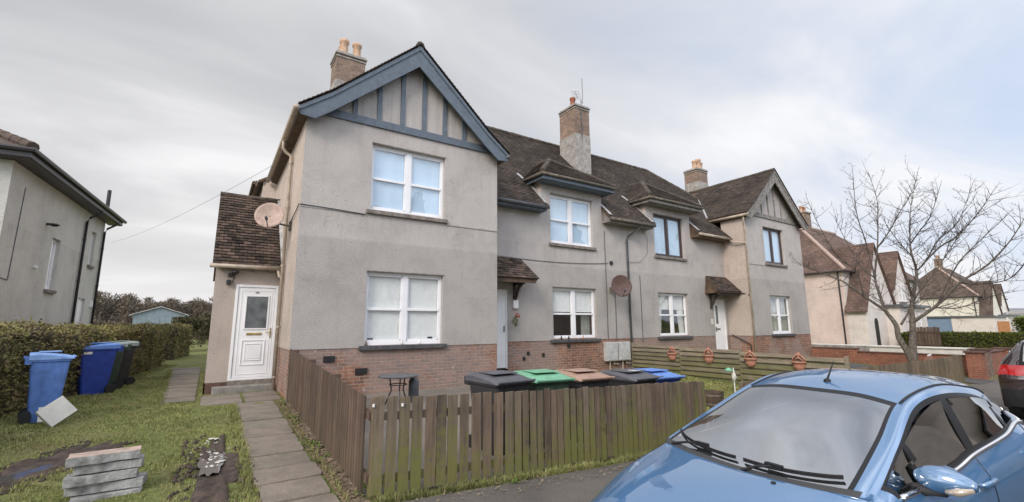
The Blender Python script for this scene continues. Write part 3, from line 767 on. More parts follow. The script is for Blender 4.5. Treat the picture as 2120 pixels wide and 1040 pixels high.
# dormers
for i, (x0, x1, fas) in enumerate(((8.05, 11.24, 'blue_paint'), (mir(11.24), mir(8.05), 'grey_timber'))):
    m = (x0+x1)/2; ze = 4.68; ya, yr, za = 10.52, 12.2, 5.88
    d = MB(); yk = 11.68
    A, B, C_, D = (x0, ya, ze), (x1, ya, ze), (m, yr, za), (m, 12.95, za)
    deck(d, [A, B, C_]); deck(d, [(x0, yk, ze), A, C_, D]); deck(d, [B, (x1, yk, ze), D, C_])
    d.box(x0+.06, x1-.06, ya+.06, 11.5, ze-.17, ze-.15)
    dr = d.build('dormer_roof', 'brown_soffit', H)
    t = MB(); hw = (x1-x0)/2
    Lf = math.hypot(yr-ya, za-ze); tile_field(t, (x0, ya-.03, ze-.01), (1, 0, 0), (0, yr-ya, za-ze), [(0, 0), (x1-x0, 0), (hw, Lf)])
    Ls = math.hypot(hw, za-ze); tile_field(t, (x0-.02, 0, ze), (0, 1, 0), (hw, 0, za-ze), [(ya, 0), (yk, 0), (12.95, Ls), (yr, Ls)])
    tile_field(t, (x1+.02, 0, ze), (0, 1, 0), (-hw, 0, za-ze), [(ya, 0), (yk, 0), (12.95, Ls), (yr, Ls)])
    t.build('tiles', 'tile_brown', dr)
    g = MB(); ridge_line(g, [(x0+.02, ya+.02, ze+.03), C_], .085); ridge_line(g, [(x1-.02, ya+.02, ze+.03), C_], .06); ridge_line(g, [C_, D], .08); g.build('ridge_tiles', 'ridge_tile', dr)
    f = MB()
    f.box(x0+.05, x1-.05, ya+.04, ya+.07, ze-.21, ze-.03); f.box(x0+.05, x0+.08, ya+.07, yk-.1, ze-.21, ze-.03); f.box(x1-.08, x1-.05, ya+.07, yk-.1, ze-.21, ze-.03)
    f.box(x0+.09, x1-.09, ya+.08, 11.0, ze-.225, ze-.20)
    f.build('fascia', fas, H, bevel=.006)
    gt = MB(); gt.tube([(x0+.0, ya, ze-.055), (x1, ya, ze-.055)], .052, 8); gt.tube([(x0, ya, ze-.055), (x0, yk, ze-.055)], .052, 8); gt.build('gutter', 'gutter_mossy', H, smooth=True)
# eaves boxes and gutters of the recessed front
for x0, x1, fm, gm in ((6.12, 8.30, 'blue_paint', 'gutter_grey'), (10.99, mir(10.99)-.02, 'grey_timber', 'gutter_mossy'), (mir(8.30), 18.11, 'brown_soffit', 'gutter_beige')):
    f = MB(); f.box(x0, x1, MY0+.03, MY0+.06, MZ0-.20, MZ0-.06); f.box(x0, x1, MY0+.06, 11.0, MZ0-.19, MZ0-.16)
    for x in (x0, x1): f.prism([(x-.01, MY0+.05, MZ0-.19), (x-.01, 11.02, MZ0-.19), (x-.01, 11.02, MZ0+.33), (x-.01, MY0+.05, MZ0-.04)], (.02, 0, 0))
    f.build('fascia', fm, H, bevel=.005)
    g = MB(); g.tube([(x0-.02, MY0-.03, MZ0-.09), (x1+.02, MY0-.03, MZ0-.09)], .06, 8); g.build('gutter', gm, H, smooth=True)

# gable trims
for rc, mt, sw in ((3.71, 'blue_paint', .055), (mir(3.71), 'grey_timber', .035)):
    mb = MB()
    for s in (-1, 1):
        top = [(0, 6.80), (1.95, 5.005), (2.60, 4.50)]; bot = [(2.56, 4.36), (2.27, 4.33), (1.92, 4.60), (0, 6.27)]
        mb.prism([(rc+s*x, 9.70, z) for x, z in top+bot], (0, .045, 0))
        mb.prism([(rc+s*x, 9.675, z) for x, z in [(0, 6.82), (1.95, 5.025), (2.62, 4.51), (2.60, 4.43), (1.95, 4.92), (0, 6.70)]], (0, .025, 0))
    mb.build('bargeboard', mt, H, bevel=.006)
    mb = MB(); mb.box(rc-2.33, rc+2.33, 9.955, 9.999, 4.58, 4.765); mb.build('tie_beam', mt, H, bevel=.006)
    for k, xo in enumerate((-1.40, -.85, -.29, .26, .82, 1.375)):
        zt = 6.72-abs(xo)*.918-.05
        s = MB(); s.box(rc+xo-sw, rc+xo+sw, 9.962, 9.999, 4.765, zt); s.build('stud', mt, H, bevel=.005)
    for s in (-1, 1): mb = MB(); mb.prism([(rc+s*2.56, 9.745, 4.40), (rc+s*2.40, 9.745, 4.38), (rc+s*2.40, 15.3, 4.38), (rc+s*2.56, 15.3, 4.42)], (0, 0, .03)); mb.build('soffit', 'brown_soffit', H)
g = MB(); g.tube([(1.06, 9.62, 4.47), (1.06, 15.4, 4.47)], .06, 8); g.build('gutter', 'gutter_beige', H, smooth=True, label='rust stained beige gutter')
g = MB(); g.tube([(mir(6.28), 9.66, 4.47), (mir(6.28), 11.55, 4.47)], .055, 8); g.build('gutter', 'gutter_beige', H, smooth=True)
g = MB(); g.tube([(6.27, 9.66, 4.47), (6.27, 11.5, 4.47)], .055, 8); g.build('gutter', 'gutter_grey', H, smooth=True)
g = MB(); g.box(.74, .79, 15.55, 19.2, 4.3, 4.48); g.tube([(.70, 15.6, 4.42), (.70, 19.2, 4.42)], .055, 8); g.build('fascia', 'brown_soffit', H)
# downpipes
def pipe(pts, r_, mat, name='downpipe', parent=H, clips=()):
    p = MB(); p.tube(pts, r_, 10)
    for z in clips:
        a = pts[-1]; p.lathe((a[0], a[1], z), [(r_+.012, -.02), (r_+.012, .02)], 10)
    return p.build(name, mat, parent, smooth=True)
pipe([(1.06, 11.60, 4.45), (1.06, 11.60, 4.25), (1.12, 11.6, 4.15), (1.24, 11.60, 4.08), (1.25, 11.60, 3.9), (1.25, 11.60, -1.4)], .038, 'gutter_beige', clips=(3.9, 2.8, 1.4, 0, -1.1))
pipe([(18.0, 9.9, 4.45), (18.02, 9.93, 4.25), (18.06, 9.93, 4.1), (18.06, 9.93, -1.5)], .038, 'gutter_beige', clips=(3.9, 1.9, 0))
pipe([(18.02, 10.58, 3.56), (17.98, 10.5, 3.42), (18.0, 10.2, 3.35), (18.05, 9.95, 3.32)], .034, 'gutter_beige')
pipe([(12.45, 10.57, 3.55), (12.45, 10.62, 3.40), (12.18, 10.93, 3.12), (12.12, 10.95, 3.0), (12.12, 10.95, -1.4)], .036, 'gutter_grey', clips=(2.9, 1.4, 0))
for x, z0, z1 in ((11.05, -.45, 3.2), (11.45, -.5, 1.5), (12.75, -.6, 1.75)):
    c = MB(); c.tube([(x, 10.985, z1), (x+.01, 10.985, (z0+z1)/2), (x, 10.985, z0)], .012, 5); c.build('cable', 'gutter_grey', H)
c = MB(); c.tube([(6.12+i*.42, 10.98, 2.02-.16*math.sin(i/12*2.4)+.015*i) for i in range(13)], .009, 5); c.tube([(12.12, 10.97, 2.2), (12.8, 10.97, 2.25), (13.2, 10.97, 2.6), (13.25, 10.97, 3.2), (13.0, 10.97, 3.4)], .007, 5); c.build('cable', 'gutter_grey', H)
c = MB(); c.tube([(1.30, 9.985, 2.52), (2.0, 9.975, 2.50), (2.65, 9.97, 2.47)], .011, 5); c.tube([(1.29, 11.35, 2.35), (1.28, 10.6, 2.40), (1.29, 10.0, 2.52)], .011, 5); c.build('cable', 'gutter_grey', H)

# windows
def wn(hole, y, **k):
    a, b, c, d = hole; return window(H, FR(a, y, c), b-a, d-c, **k)
wn(W_UP[0], 10, inside='blue'); wn(W_LO[0], 10, inside='blind', sill='sill_dark', sw=.10)
for x, w_, h_, mt in ((2.86, .13, .07, 'ridge_tile'), (4.28, .12, .08, 'trim_black')): m = MB(); m.box(x, x+w_, 10.16, 10.175, -.33, -.33+h_); m.build('sill_card', mt, H)
for x, mt in ((2.80, 'fence_pale'), (3.60, 'curtain'), (4.02, 'white_plastic'), (9.05, 'black_plastic'), (9.35, 'black_plastic'), (9.95, 'pot_clay')):
    y = 10 if x < 6 else 11; m = MB(); m.lathe((x, y-.0, -.41 if x < 6 else -.43), [(0, .0), (.035, 0), (.03, .05), (.012, .08), (.018, .10), (0, .115)], 8); m.build('sill_ornament', mt, H, smooth=True)
wn(W_UP[1], 10, style='two', frame='brown_frame', inside='blue'); wn(W_LO[1], 10, inside='grey', sill='sill_dark', sw=.12)
wn(B_UP[0], 11, inside='blue'); wn(B_LO[0], 11, inside='half', sill='sill_dark', sw=.12)
wn(B_UP[1], 11, style='two', frame='brown_frame', inside='blue'); wn(B_LO[1], 11, inside='curtains', sill='sill_dark', sw=.12)
for (a, b, c, d), y in [(q, 10) for q in W_UP+W_LO]+[(q, 11) for q in B_UP+B_LO]: mb = MB(); mb.box(a-.01, b+.03, y-.014, y, d+.002, d+.022); mb.build('lintel', 'sill_stone', H)

# chimneys
def chimney(x0, x1, y0, y1, zb, zm, zt, pots, render_low='cement'):
    m = MB(); m.box(x0, x1, y0, y1, zm, zt); c = m.build('chimney', 'brick_chimney', H)
    m = MB(); m.box(x0-.015, x1+.015, y0-.015, y1+.015, zb, zm); m.build('rendered_base', render_low, c, bevel=.01)
    m = MB(); m.box(x0-.05, x1+.05, y0-.05, y1+.05, zt, zt+.07); m.box(x0-.02, x1+.02, y0-.02, y1+.02, zt+.07, zt+.12); m.box(x0-.03, x1+.03, y0-.03, y1+.03, zt-.10, zt-.05); m.build('cap', 'cement', c, bevel=.02)
    for px, py, h, r_, mt in pots:
        m = MB(); z = zt+.11
        m.lathe((px, py, z), [(r_*1.12, 0), (r_*1.12, .05), (r_, .07), (r_*.92, h-.12), (r_*1.15, h-.08), (r_*1.15, h), (r_*.85, h), (r_*.8, h-.3)], 16)
        m.build('chimney_pot', mt, c, smooth=True)
    return c
chimney(2.53, 3.40, 13.7, 14.5, 5.2, 7.55, 8.42, [(2.78, 13.98, .55, .13, 'pot_clay'), (3.18, 13.98, .55, .13, 'pot_clay'), (2.80, 14.25, .5, .12, 'pot_clay')])
chimney(mir(3.40), mir(2.53), 13.7, 14.5, 5.2, 7.5, 8.15, [(20.98, 13.95, .45, .12, 'pot_clay'), (21.22, 13.9, .55, .14, 'pot_clay'), (21.52, 13.98, .45, .13, 'pot_clay')])
ch = chimney(11.72, 12.50, 13.04, 14.03, 5.4, 7.75, 8.95, [(11.93, 13.4, .42, .11, 'pot_red')])
m = MB(); m.box(12.02, 12.35, 13.25, 13.6, 9.06, 9.16); m.box(12.08, 12.3, 13.3, 13.55, 9.16, 9.26); m.build('cowl', 'gutter_mossy', ch, bevel=.02)
m = MB(); m.tube([(12.06, 13.03, 7.4), (12.06, 13.03, 9.3)], .016, 6); m.tube([(12.06, 13.03, 9.2), (12.22, 13.1, 9.2), (12.22, 13.1, 10.35)], .012, 6)
m.tube([(11.95, 13.1, 9.32), (11.35, 12.6, 9.25)], .008, 5)
for t in (0, .2, .4, .6, .8, 1):
    p = Vector((11.95, 13.1, 9.32)).lerp(Vector((11.35, 12.6, 9.25)), t); m.tube([p+Vector((-.11, .12, .02)), p+Vector((.11, -.12, -.02))], .005, 4)
m.tube([(12.06, 13.0, 8.3), (11.6, 12.85, 8.28)], .006, 4); m.tube([(12.06, 13.0, 8.05), (11.6, 12.85, 8.02)], .006, 4)
m.tube([(12.04, 13.01, 8.9), (12.0, 12.99, 8.5), (12.06, 12.99, 8.1), (11.98, 12.99, 7.7)], .014, 5)
m.build('aerial', 'gutter_grey', ch)

# entrance doors in the recess
def plain_door(T, w_, h, mat='upvc_door', glassbit=False, z0=0):
    m = MB(T); m.box(0, .05, .03, .10, 0, h); m.box(w_-.05, w_, .03, .10, 0, h); m.box(.05, w_-.05, .03, .10, h-.05, h)
    m.box(.052, w_-.052, .05, .09, .02, h-.052)
    for x in (.20, .36, .52, .66):
        if x < w_-.08: m.box(x, x+.012, .044, .05, .12, h-.2)
    d = m.build('door', mat, H, bevel=.004)
    m = MB(T); m.box(w_-.13, w_-.10, .0, .05, h*.46, h*.47+.14) if not glassbit else m.box(.10, .13, 0, .05, h*.42, h*.42+.16); m.build('handle', 'metal_grey', d)
    if glassbit:
        m = MB(T); m.box(.18, .32, .038, .05, h*.55, h*.88); m.build('door_glass', 'frosted', d)
        m = MB(T); m.box(.16, .42, .036, .05, h*.44, h*.47); m.build('letterbox', 'metal_grey', d)
    return d
plain_door(FR(6.25, 11, -1.2), .84, 2.23)
plain_door(FR(17.13, 11, -1.2), .84, 2.23, glassbit=True)
for q in ((17.05, 18.08, 10.35, 11, -1.6, -1.22), (6.14, 7.2, 10.5, 11, -1.6, -1.32)): m = MB(); m.box(*q); m.build('doorstep', 'concrete', H, bevel=.01)
m = MB(); m.tube([(18.06, 10.85, -.42), (18.06, 10.25, -.72), (18.06, 10.1, -.8)], .02, 6); m.tube([(18.06, 10.1, -.8), (18.02, 10.1, -1.45)], .018, 6); m.build('handrail', 'gutter_black', H)
# canopies
def canopy(s):
    fx = (lambda x: x) if s > 0 else mir
    m = MB(); A, B, C_, D = (fx(6.11), 10.36, 1.33), (fx(7.72), 10.36, 1.33), (fx(7.50), 11.0, 1.97), (fx(6.11), 11.0, 1.97)
    deck(m, [A, B, C_, D]); m.prism([(fx(7.66), 10.4, 1.24), (fx(7.62), 11.0, 1.24), (fx(7.48), 11.0, 1.9), (fx(7.66), 10.4, 1.31)], (-.03*s, 0, 0))
    m.box(min(fx(6.12), fx(7.66)), max(fx(6.12), fx(7.66)), 10.38, 10.42, 1.19, 1.31)
    c = m.build('canopy', 'brown_soffit', H)
    t = MB(); L_ = math.hypot(.64, .64); ax = 1 if s > 0 else -1
    o = (fx(6.11), 10.33, 1.31)
    tile_field(t, o, (ax, 0, 0), (0, 1, 1), [(0, 0), (1.63, 0), (1.41, L_), (0, L_)]); t.build('tiles', 'tile_porch', c)
    b = MB(); x = fx(7.30)
    b.box(x-.035, x+.035, 10.93, 11.0, .62, 1.22); b.box(x-.035, x+.035, 10.45, 11.0, 1.16, 1.24)
    pts = [(x, 10.97, .72), (x, 10.86, .86), (x, 10.80, 1.0), (x, 10.72, 1.1), (x, 10.58, 1.18)]
    for p, q in zip(pts[:-1], pts[1:]): b.bar(p, q, .06, .075, (0, 1, 0))
    b.build('bracket', 'dark_timber', c, bevel=.006)
canopy(1); canopy(-1)
m = MB(); m.box(mir(7.66), mir(6.2), 10.39, 10.415, 1.16, 1.33); m.tube([(mir(7.7), 10.33, 1.27), (mir(6.15), 10.33, 1.27), (mir(6.05), 10.1, 1.2), (18.06, 9.95, 1.15)], .03, 6); m.build('canopy_gutter', 'dark_timber', H)
m = MB(); m.box(7.24, 7.42, 10.92, 11.0, .48, .74); m.build('bulkhead_light', 'white_plastic', H, bevel=.03)
m = MB(); m.lathe((11.33, 10.99, 2.11), [(0, -.03), (.07, -.03), (.08, 0)], 14, axis=1); m.build('vent', 'black_plastic', H)
m = MB(); m.box(16.9, 17.0, 10.97, 11, .0, .22); m.build('door_number_plate', 'curtain', H)
# meter boxes
for x0, x1 in ((10.83, 11.36), (11.42, 11.95)):
    m = MB(); m.box(x0, x1, 10.86, 11.012, -1.17, -.56); b = m.build('meter_box', 'grey_box', H, bevel=.01)
    m = MB(); m.box(x0+.03, x1-.03, 10.85, 10.862, -1.14, -.59); m.build('cover', 'grey_box', b, bevel=.004)
    m = MB(); m.tube([(x0+.2, 10.93, -1.17), (x0+.2, 10.93, -1.5)], .022, 6); m.tube([(x0+.38, 10.93, -1.17), (x0+.38, 10.93, -1.27), (x0+.6, 10.93, -1.28)], .018, 6); m.build('conduit', 'gutter_beige', b)
for x, y, z in ((7.75, 11.0, -.85), (8.3, 11.0, -.92), (7.6, 11.0, -1.0), (9.3, 11.0, -.68)): m = MB(); m.box(x, x+.07, y-.03, y+.013, z, z+.1); m.build('pipe_stub', 'black_plastic', H)
for q in ((1.95, 2.17, 9.98, 10.013, -.72, -.6), (2.6, 2.85, 9.98, 10.013, -1.0, -.88)): m = MB(); m.box(*q); m.build('airbrick', 'black_plastic', H)

# side porch with the white door
m = MB()
wall(m, -.04, 1.31, -1.45, 1.45, [(.375, 1.245, -1.3, .96)], depth=.06, T=FR(0, 12))
m.quad((-.04, 12, -1.5), (-.04, 12, 1.45), (-.04, 14, 3.38), (-.04, 16, 1.45), (-.04, 16, -1.5)); m.quad((-.04, 16, -1.5), (-.04, 16, 1.45), (1.31, 16, 1.45), (1.31, 16, -1.5))
pw = m.build('porch_wall', 'harl_side', H)
m = MB(); m.box(-.055, .375, 11.985, 12.1, -1.55, -1.19); m.box(-.055, -.03, 11.985, 16, -1.55, -1.19); m.build('plinth', 'brick_brown', H)
m = MB(); EY, EZ = 11.84, 1.40; TY = 13.97; TZ = EZ+(TY-EY)*.985
deck(m, [(-.10, EY, EZ), (1.30, EY, EZ), (1.30, TY, TZ), (-.10, TY, TZ)]); deck(m, [(-.10, TY, TZ), (1.30, TY, TZ), (1.30, 16.1, EZ), (-.10, 16.1, EZ)])
pr = m.build('porch_roof', 'brown_soffit', H)
m = MB(); tile_field(m, (-.12, EY-.05, EZ-.04), (1, 0, 0), (0, TY-EY, TZ-EZ), [(0, 0), (1.42, 0), (1.42, math.hypot(TY-EY, TZ-EZ)+.04), (0, math.hypot(TY-EY, TZ-EZ)+.04)], tw=.165, th=.118, thick=.026, jit=.014); m.build('tiles', 'tile_porch', pr)
m = MB(); ridge_line(m, [(-.12, TY, TZ+.02), (1.30, TY, TZ+.02)], .06); m.build('ridge_tiles', 'ridge_tile', pr)
m = MB(); m.bar((1.275, EY, EZ+.07), (1.275, TY, TZ+.07), .07, .015, (0, -1, 1)); m.build('lead_flashing', 'lead', pr)
m = MB(); m.tube([(-.16, EY-.07, EZ-.06), (1.22, EY-.07, EZ-.055)], .05, 8); m.tube([(1.18, EY-.05, EZ-.08), (1.20, 11.7, EZ-.24), (1.25, 11.62, EZ-.28)], .033, 7); m.build('porch_gutter', 'gutter_beige', pr, smooth=True)
for x in (.28, .66, 1.0): m = MB(); m.box(x, x+.05, EY-.01, 12.0, EZ-.13, EZ-.05); m.build('rafter_end', 'grey_timber', pr)
m = MB(); m.box(.10, 1.28, 11.76, 12.06, -1.6, -1.27); m.build('doorstep', 'concrete', H, bevel=.02)
m = MB(); m.box(.37, 1.25, 11.97, 12.05, -1.29, -1.17); m.build('door_threshold', 'sill_stone', H, bevel=.006)
# the door: frame, leaf with raised panels, glass, letterbox, handle
T = FR(.375, 11.985, -1.17); dw, dh = .87, 2.13
m = MB(T); m.box(0, .06, 0, .07, 0, dh); m.box(dw-.06, dw, 0, .07, 0, dh); m.box(.06, dw-.06, 0, .07, dh-.06, dh); m.box(.06, dw-.06, 0, .07, 0, .05)
fr = m.build('door_frame', 'upvc_door', H, bevel=.006)
m = MB(T); m.box(.066, dw-.066, .018, .06, .055, dh-.066)
m.box(.12, .135, .01, .018, .12, dh-.13); m.box(dw-.135, dw-.12, .01, .018, .12, dh-.13); m.box(.135, dw-.135, .01, .018, .12, .135); m.box(.135, dw-.135, .01, .018, dh-.145, dh-.13)
for a, b, c, d in ((.20, dw-.20, .32, .88), (.27, dw-.27, .42, .80)):
    m.box(a, a+.02, .004, .018, c, d); m.box(b-.02, b, .004, .018, c, d); m.box(a+.02, b-.02, .004, .018, c, c+.02); m.box(a+.02, b-.02, .004, .018, d-.02, d)
m.box(.29, dw-.29, .008, .018, .46, .76)
a, b, c, d = .24, dw-.20, 1.14, 1.86
for q in ((a-.03, a, c-.03, d+.03), (b, b+.03, c-.03, d+.03), (a, b, c-.03, c), (a, b, d, d+.03)): m.box(q[0], q[1], 0, .018, q[2], q[3])
dl = m.build('door', 'upvc_door', H, bevel=.004)
m = MB(T); m.quad((a, .012, c), (b, .012, c), (b, .012, d), (a, .012, d)); m.build('door_glass', 'frosted', dl)
m = MB(T); m.box(.28, dw-.28, .004, .018, .985, 1.04); m.box(.31, dw-.31, -.004, .004, 1.0, 1.028); m.build('letterbox', 'brass', dl, bevel=.004)
m = MB(T); m.box(dw-.125, dw-.095, .002, .018, .92, 1.15); m.box(dw-.21, dw-.10, -.03, -.012, 1.04, 1.06); m.box(dw-.118, dw-.102, -.03, .01, 1.04, 1.06); m.build('handle', 'brass', dl, bevel=.004)
m = MB(T)   # small worn number plate above the glass (not legible)
m.box(.40, .475, .010, .018, 1.935, 1.975); m.build('door_number', 'metal_grey', dl, bevel=.003)
m = MB(); m.box(.20, .30, 11.93, 12.0, 1.12, 1.2); m.lathe((.33, 11.85, 1.22), [(0, .04), (.07, .03), (.075, -.01), (.05, -.04)], 12); m.bar((.3, 11.95, 1.0), (.33, 11.86, 1.2), .02, .02); m.box(.18, .27, 11.9, 12.0, .95, 1.05)
m.build('porch_light', 'black_plastic', H, bevel=.006)

# satellite dishes
def dish(name, loc, r_, normal, mat, label, mast):
    o = root(name, loc, label=label, cat='satellite dish', world=False)
    q = Vector(normal).normalized().to_track_quat('Z', 'Y').to_matrix().to_4x4()
    m = MB(q); pr_ = []
    for i in range(9): t = i/8; pr_.append((r_*t, .20*r_*t*t))
    for i in range(8, -1, -1): t = i/8; pr_.append((r_*t*1.0, .20*r_*t*t-.012))
    m.lathe((0, 0, 0), pr_, 36); d = m.build('reflector', mat, o, smooth=True)
    m = MB(q); m.tube([(0, -r_*.95, .19*r_), (0, -r_*.55, r_*.75)], .012, 6); m.tube([(0, -r_*.6, r_*.66), (0, -r_*.45, r_*.92)], .03, 8); m.build('feed_arm', 'gutter_grey', o)
    m = MB(); m.tube([(0, 0, -.0), mast[0], mast[1]], .022, 7); e = Vector(mast[1]); m.box(e.x-.02, e.x+.05, e.y-.07, e.y+.07, e.z-.10, e.z+.10); m.build('bracket', 'gutter_mossy', o)
    return o
dish('satellite_dish', (.86, 11.05, 2.42), .30, (-.35, -1, .22), 'dish_pink', 'large faded pinkish dish on a bracket at the near corner of the grey block', [(-.0, .1, -.1), (.43, .12, -.16)])
dish('satellite_dish', (11.20, 10.48, 1.27), .37, (-.35, -1, .12), 'dish_brown', 'dark brown oval dish on the wall over the white meter boxes', [(0, .12, -.05), (.03, .48, -.1)])
# small sprig / wreath by the recessed door
m = MB()
for i in range(240):
    a = rnd.uniform(0, 6.28); b_ = rnd.uniform(-1.5, 1.5); r_ = .12*rnd.uniform(.5, 1)
    p = Vector((7.24+r_*math.cos(a)*math.cos(b_), 10.86+r_*math.sin(a)*math.cos(b_)*.7, .12+r_*1.3*math.sin(b_)))
    m.add([p, p+Vector((rnd.uniform(-.03, .03), -.01, rnd.uniform(-.03, .03))), p+Vector((rnd.uniform(-.03, .03), rnd.uniform(-.02, .02), .02))], [(0, 1, 2)])
o = m.build('hanging_basket', 'hedge_green'); tag(o, 'small dark green hanging basket with red flowers beside the recessed near door', 'hanging basket')
m = MB()
for i in range(50):
    p = Vector((7.30+rnd.uniform(-.07, .07), 10.84+rnd.uniform(-.05, .05), .27+rnd.uniform(-.06, .06))); m.add([p, p+Vector((.03, 0, .01)), p+Vector((.01, -.01, .03))], [(0, 1, 2)])
m.tube([(7.24, 10.98, .42), (7.24, 10.86, .42), (7.24, 10.86, .2)], .006, 4); m.build('flowers', 'tail_red', o)

# ------------------------------------------------------------------ foliage helper
def leaves(mb, pts_fn, n, size, flat=.5):
    for _ in range(n):
        p, nm = pts_fn()
        a = Vector((rnd.gauss(0, 1), rnd.gauss(0, 1), rnd.gauss(0, 1))); a = (a+nm*flat).normalized()
        b = a.cross(Vector((rnd.gauss(0, 1), rnd.gauss(0, 1), rnd.gauss(0, 1)))).normalized()
        s = size*rnd.uniform(.6, 1.4)
        mb.add([p-b*s*.35, p+b*s*.35, p+a*s], [(0, 1, 2)])
def hedge(name, pts, wid, top, n, size, label, leaf='hedge_leaf', base=None, cat='hedge', group=None, lump=.10, seed=0, round_=.16):
    """clipped hedge along a polyline pts [(x,y)]; wid half width; top height"""
    P = [Vector((x, y, 0)) for x, y in pts]; o = root(name, (*pts[0], base if base is not None else gz(*pts[0])), label=label, cat=cat, group=group)
    segs = list(zip(P[:-1], P[1:])); Ls = [(b-a).length for a, b in segs]; tot = sum(Ls)
    def at(s):
        for (a, b), l in zip(segs, Ls):
            if s <= l: return a.lerp(b, s/l), (b-a).normalized()
            s -= l
        return segs[-1][1], (segs[-1][1]-segs[-1][0]).normalized()
    def bump(p): return lump*noise.noise(Vector((p.x*1.3, p.y*1.3, p.z*1.5+seed)))+lump*.6*noise.noise(Vector((p.x*3.7, p.y*3.7, p.z*4+seed)))
    per = 2*top_h(top, pts[0], base)+2*wid
    def prof(t, endk):   # position round the section (0..1) -> (side offset, z above base), normal in section
        h = top_h(top, pts[0], base); d = t*(2*h+2*wid)
        w_ = wid*endk
        if d < h: z = d; x = -w_; nx, nz = -1, 0
        elif d < h+2*wid: x = -w_+(d-h)*endk; z = h; nx, nz = 0, 1
        else: z = h-(d-h-2*wid); x = w_; nx, nz = 1, 0
        rz_ = max(0, z-(h-round_))/round_; rx = max(0, abs(x)-(w_-round_))/round_
        if rz_ > 0 and rx > 0:
            k = math.hypot(rz_, rx)
            if k > 1: z = h-round_+round_*rz_/k; x = math.copysign(w_-round_+round_*rx/k, x)
        if h-z > .35*h: x *= 1-.10*((h-z)/h)
        return x, z, nx, nz
    core = MB(); ns = max(4, int(tot/.35)); nt_ = 18; vs = []
    for i in range(ns+1):
        s = tot*i/ns; p, d = at(s); sd = Vector((d.y, -d.x, 0)); e = min(1, (s+.02)/.3, (tot-s+.02)/.3)**.5
        for k in range(nt_+1):
            x, z, nx, nz = prof(k/nt_, e); q = p+sd*x; q.z = z; b_ = bump(q)-.05; q += sd*nx*b_; q.z += nz*b_
            q.z = q.z*(.6+.4*e)+(base if base is not None else gz(q.x, q.y)); vs.append(q)
    fs = [(i*(nt_+1)+k, i*(nt_+1)+k+1, (i+1)*(nt_+1)+k+1, (i+1)*(nt_+1)+k) for i in range(ns) for k in range(nt_)]
    core.add(vs, fs+[tuple(range(nt_+1)), tuple(ns*(nt_+1)+k for k in range(nt_+1))[::-1]])
    core.build('branches', 'hedge_core', o)
    lf = MB()
    def fn():
        s = rnd.uniform(0, tot); t = rnd.random(); p, d = at(s); sd = Vector((d.y, -d.x, 0)); e = min(1, (s+.02)/.3, (tot-s+.02)/.3)**.5
        x, z, nx, nz = prof(t, e); q = p+sd*x; q.z = z; b_ = bump(q)+rnd.gauss(-.01, .03); q += sd*nx*b_+d*rnd.uniform(-.04, .04); q.z += nz*b_
        if s < .3: q -= d*rnd.uniform(0, .05)
        q.z = q.z*(.6+.4*e)+(base if base is not None else gz(q.x, q.y)); return q, sd*nx+Vector((0, 0, nz+.25))
    leaves(lf, fn, n, size); lf.build('foliage', leaf, o); return o
def top_h(top, p, base): return top-(base if base is not None else gz(*p))

hedge('garden_hedge', [(-3.78, 6.0), (-3.06, 10.8), (-2.36, 16.0), (-1.78, 22.0)], .42, -.13, 50000, .050, 'long clipped brown-green hedge behind the wheelie bins on the left', seed=1, lump=.17)
hedge('garden_hedge', [(-1.85, 25), (-1.35, 29)], .55, .10, 9000, .06, 'shorter clipped hedge beyond the gap at the end of the long left hedge', seed=2)
# loose shrubs farther down the garden
def shrub(loc, r_, h, n, size, label, leaf='bush_leaf', name='shrub', group=None, stems=True, zlow=.1):
    o = root(name, loc, label=label, cat='shrub', group=group, world=False)
    cl_ = [(Vector((rnd.gauss(0, .42)*r_, rnd.gauss(0, .42)*r_, rnd.uniform(.35, .95)*h)), rnd.uniform(.28, .5)*r_) for _ in range(12)]
    m = MB()
    def fn():
        c, rr = rnd.choice(cl_); d = Vector((rnd.gauss(0, 1), rnd.gauss(0, 1), rnd.gauss(0, 1))).normalized()
        p = c+d*rr*rnd.uniform(.55, 1.05); p.z = max(zlow, min(h, p.z)); return p, d
    leaves(m, fn, n, size); m.build('foliage', leaf, o)
    m = MB()
    for i in range(9):
        c, _ = cl_[i]; m.tube([(rnd.uniform(-.1, .1), rnd.uniform(-.1, .1), -.05), c*.5+Vector((0, 0, .1)), c], [.03, .02, .008], 5)
    m.build('stems', 'twig', o); return o
shrub((-1.2, 33.5, -1.45), 1.25, 2.0, 5200, .11, 'olive shrub just beyond the end of the left hedges'); shrub((.2, 36, -1.45), 1.4, 2.3, 5200, .12, 'rounded shrub beside the grey block at the bottom of the garden')

# blue garden shed, far left
o = root('garden_shed', (-3.5, 45, -1.45), R(4), 'pale blue-grey garden shed with shallow pitched roof at the bottom of the left garden', 'shed', world=False)
m = MB(); W2, hE, hA = 1.62, 2.42, 3.0
m.prism([(-W2, 0, -.1), (W2, 0, -.1), (W2, 0, hE), (0, 0, hA), (-W2, 0, hE)], (0, 4.5, 0)); m.build('wall', 'shed_blue', o)
m = MB()
for i in range(14): m.box(-W2+i*.238, -W2+i*.238+.02, -.012, 0, -.1, hE-.05)
m.build('cladding', 'shed_blue', o)
m = MB(); m.box(-.75, -.02, -.04, -.01, 0, 2.2); m.box(.02, .75, -.04, -.01, 0, 2.2); m.build('door', 'shed_blue', o)
m = MB()
for s in (-1, 1): m.prism([(0, -.15, hA+.03), (s*(W2+.25), -.15, hE-.06), (s*(W2+.25), -.15, hE-.0), (0, -.15, hA+.09)], (0, 4.8, 0))
m.build('roof', 'lead', o)

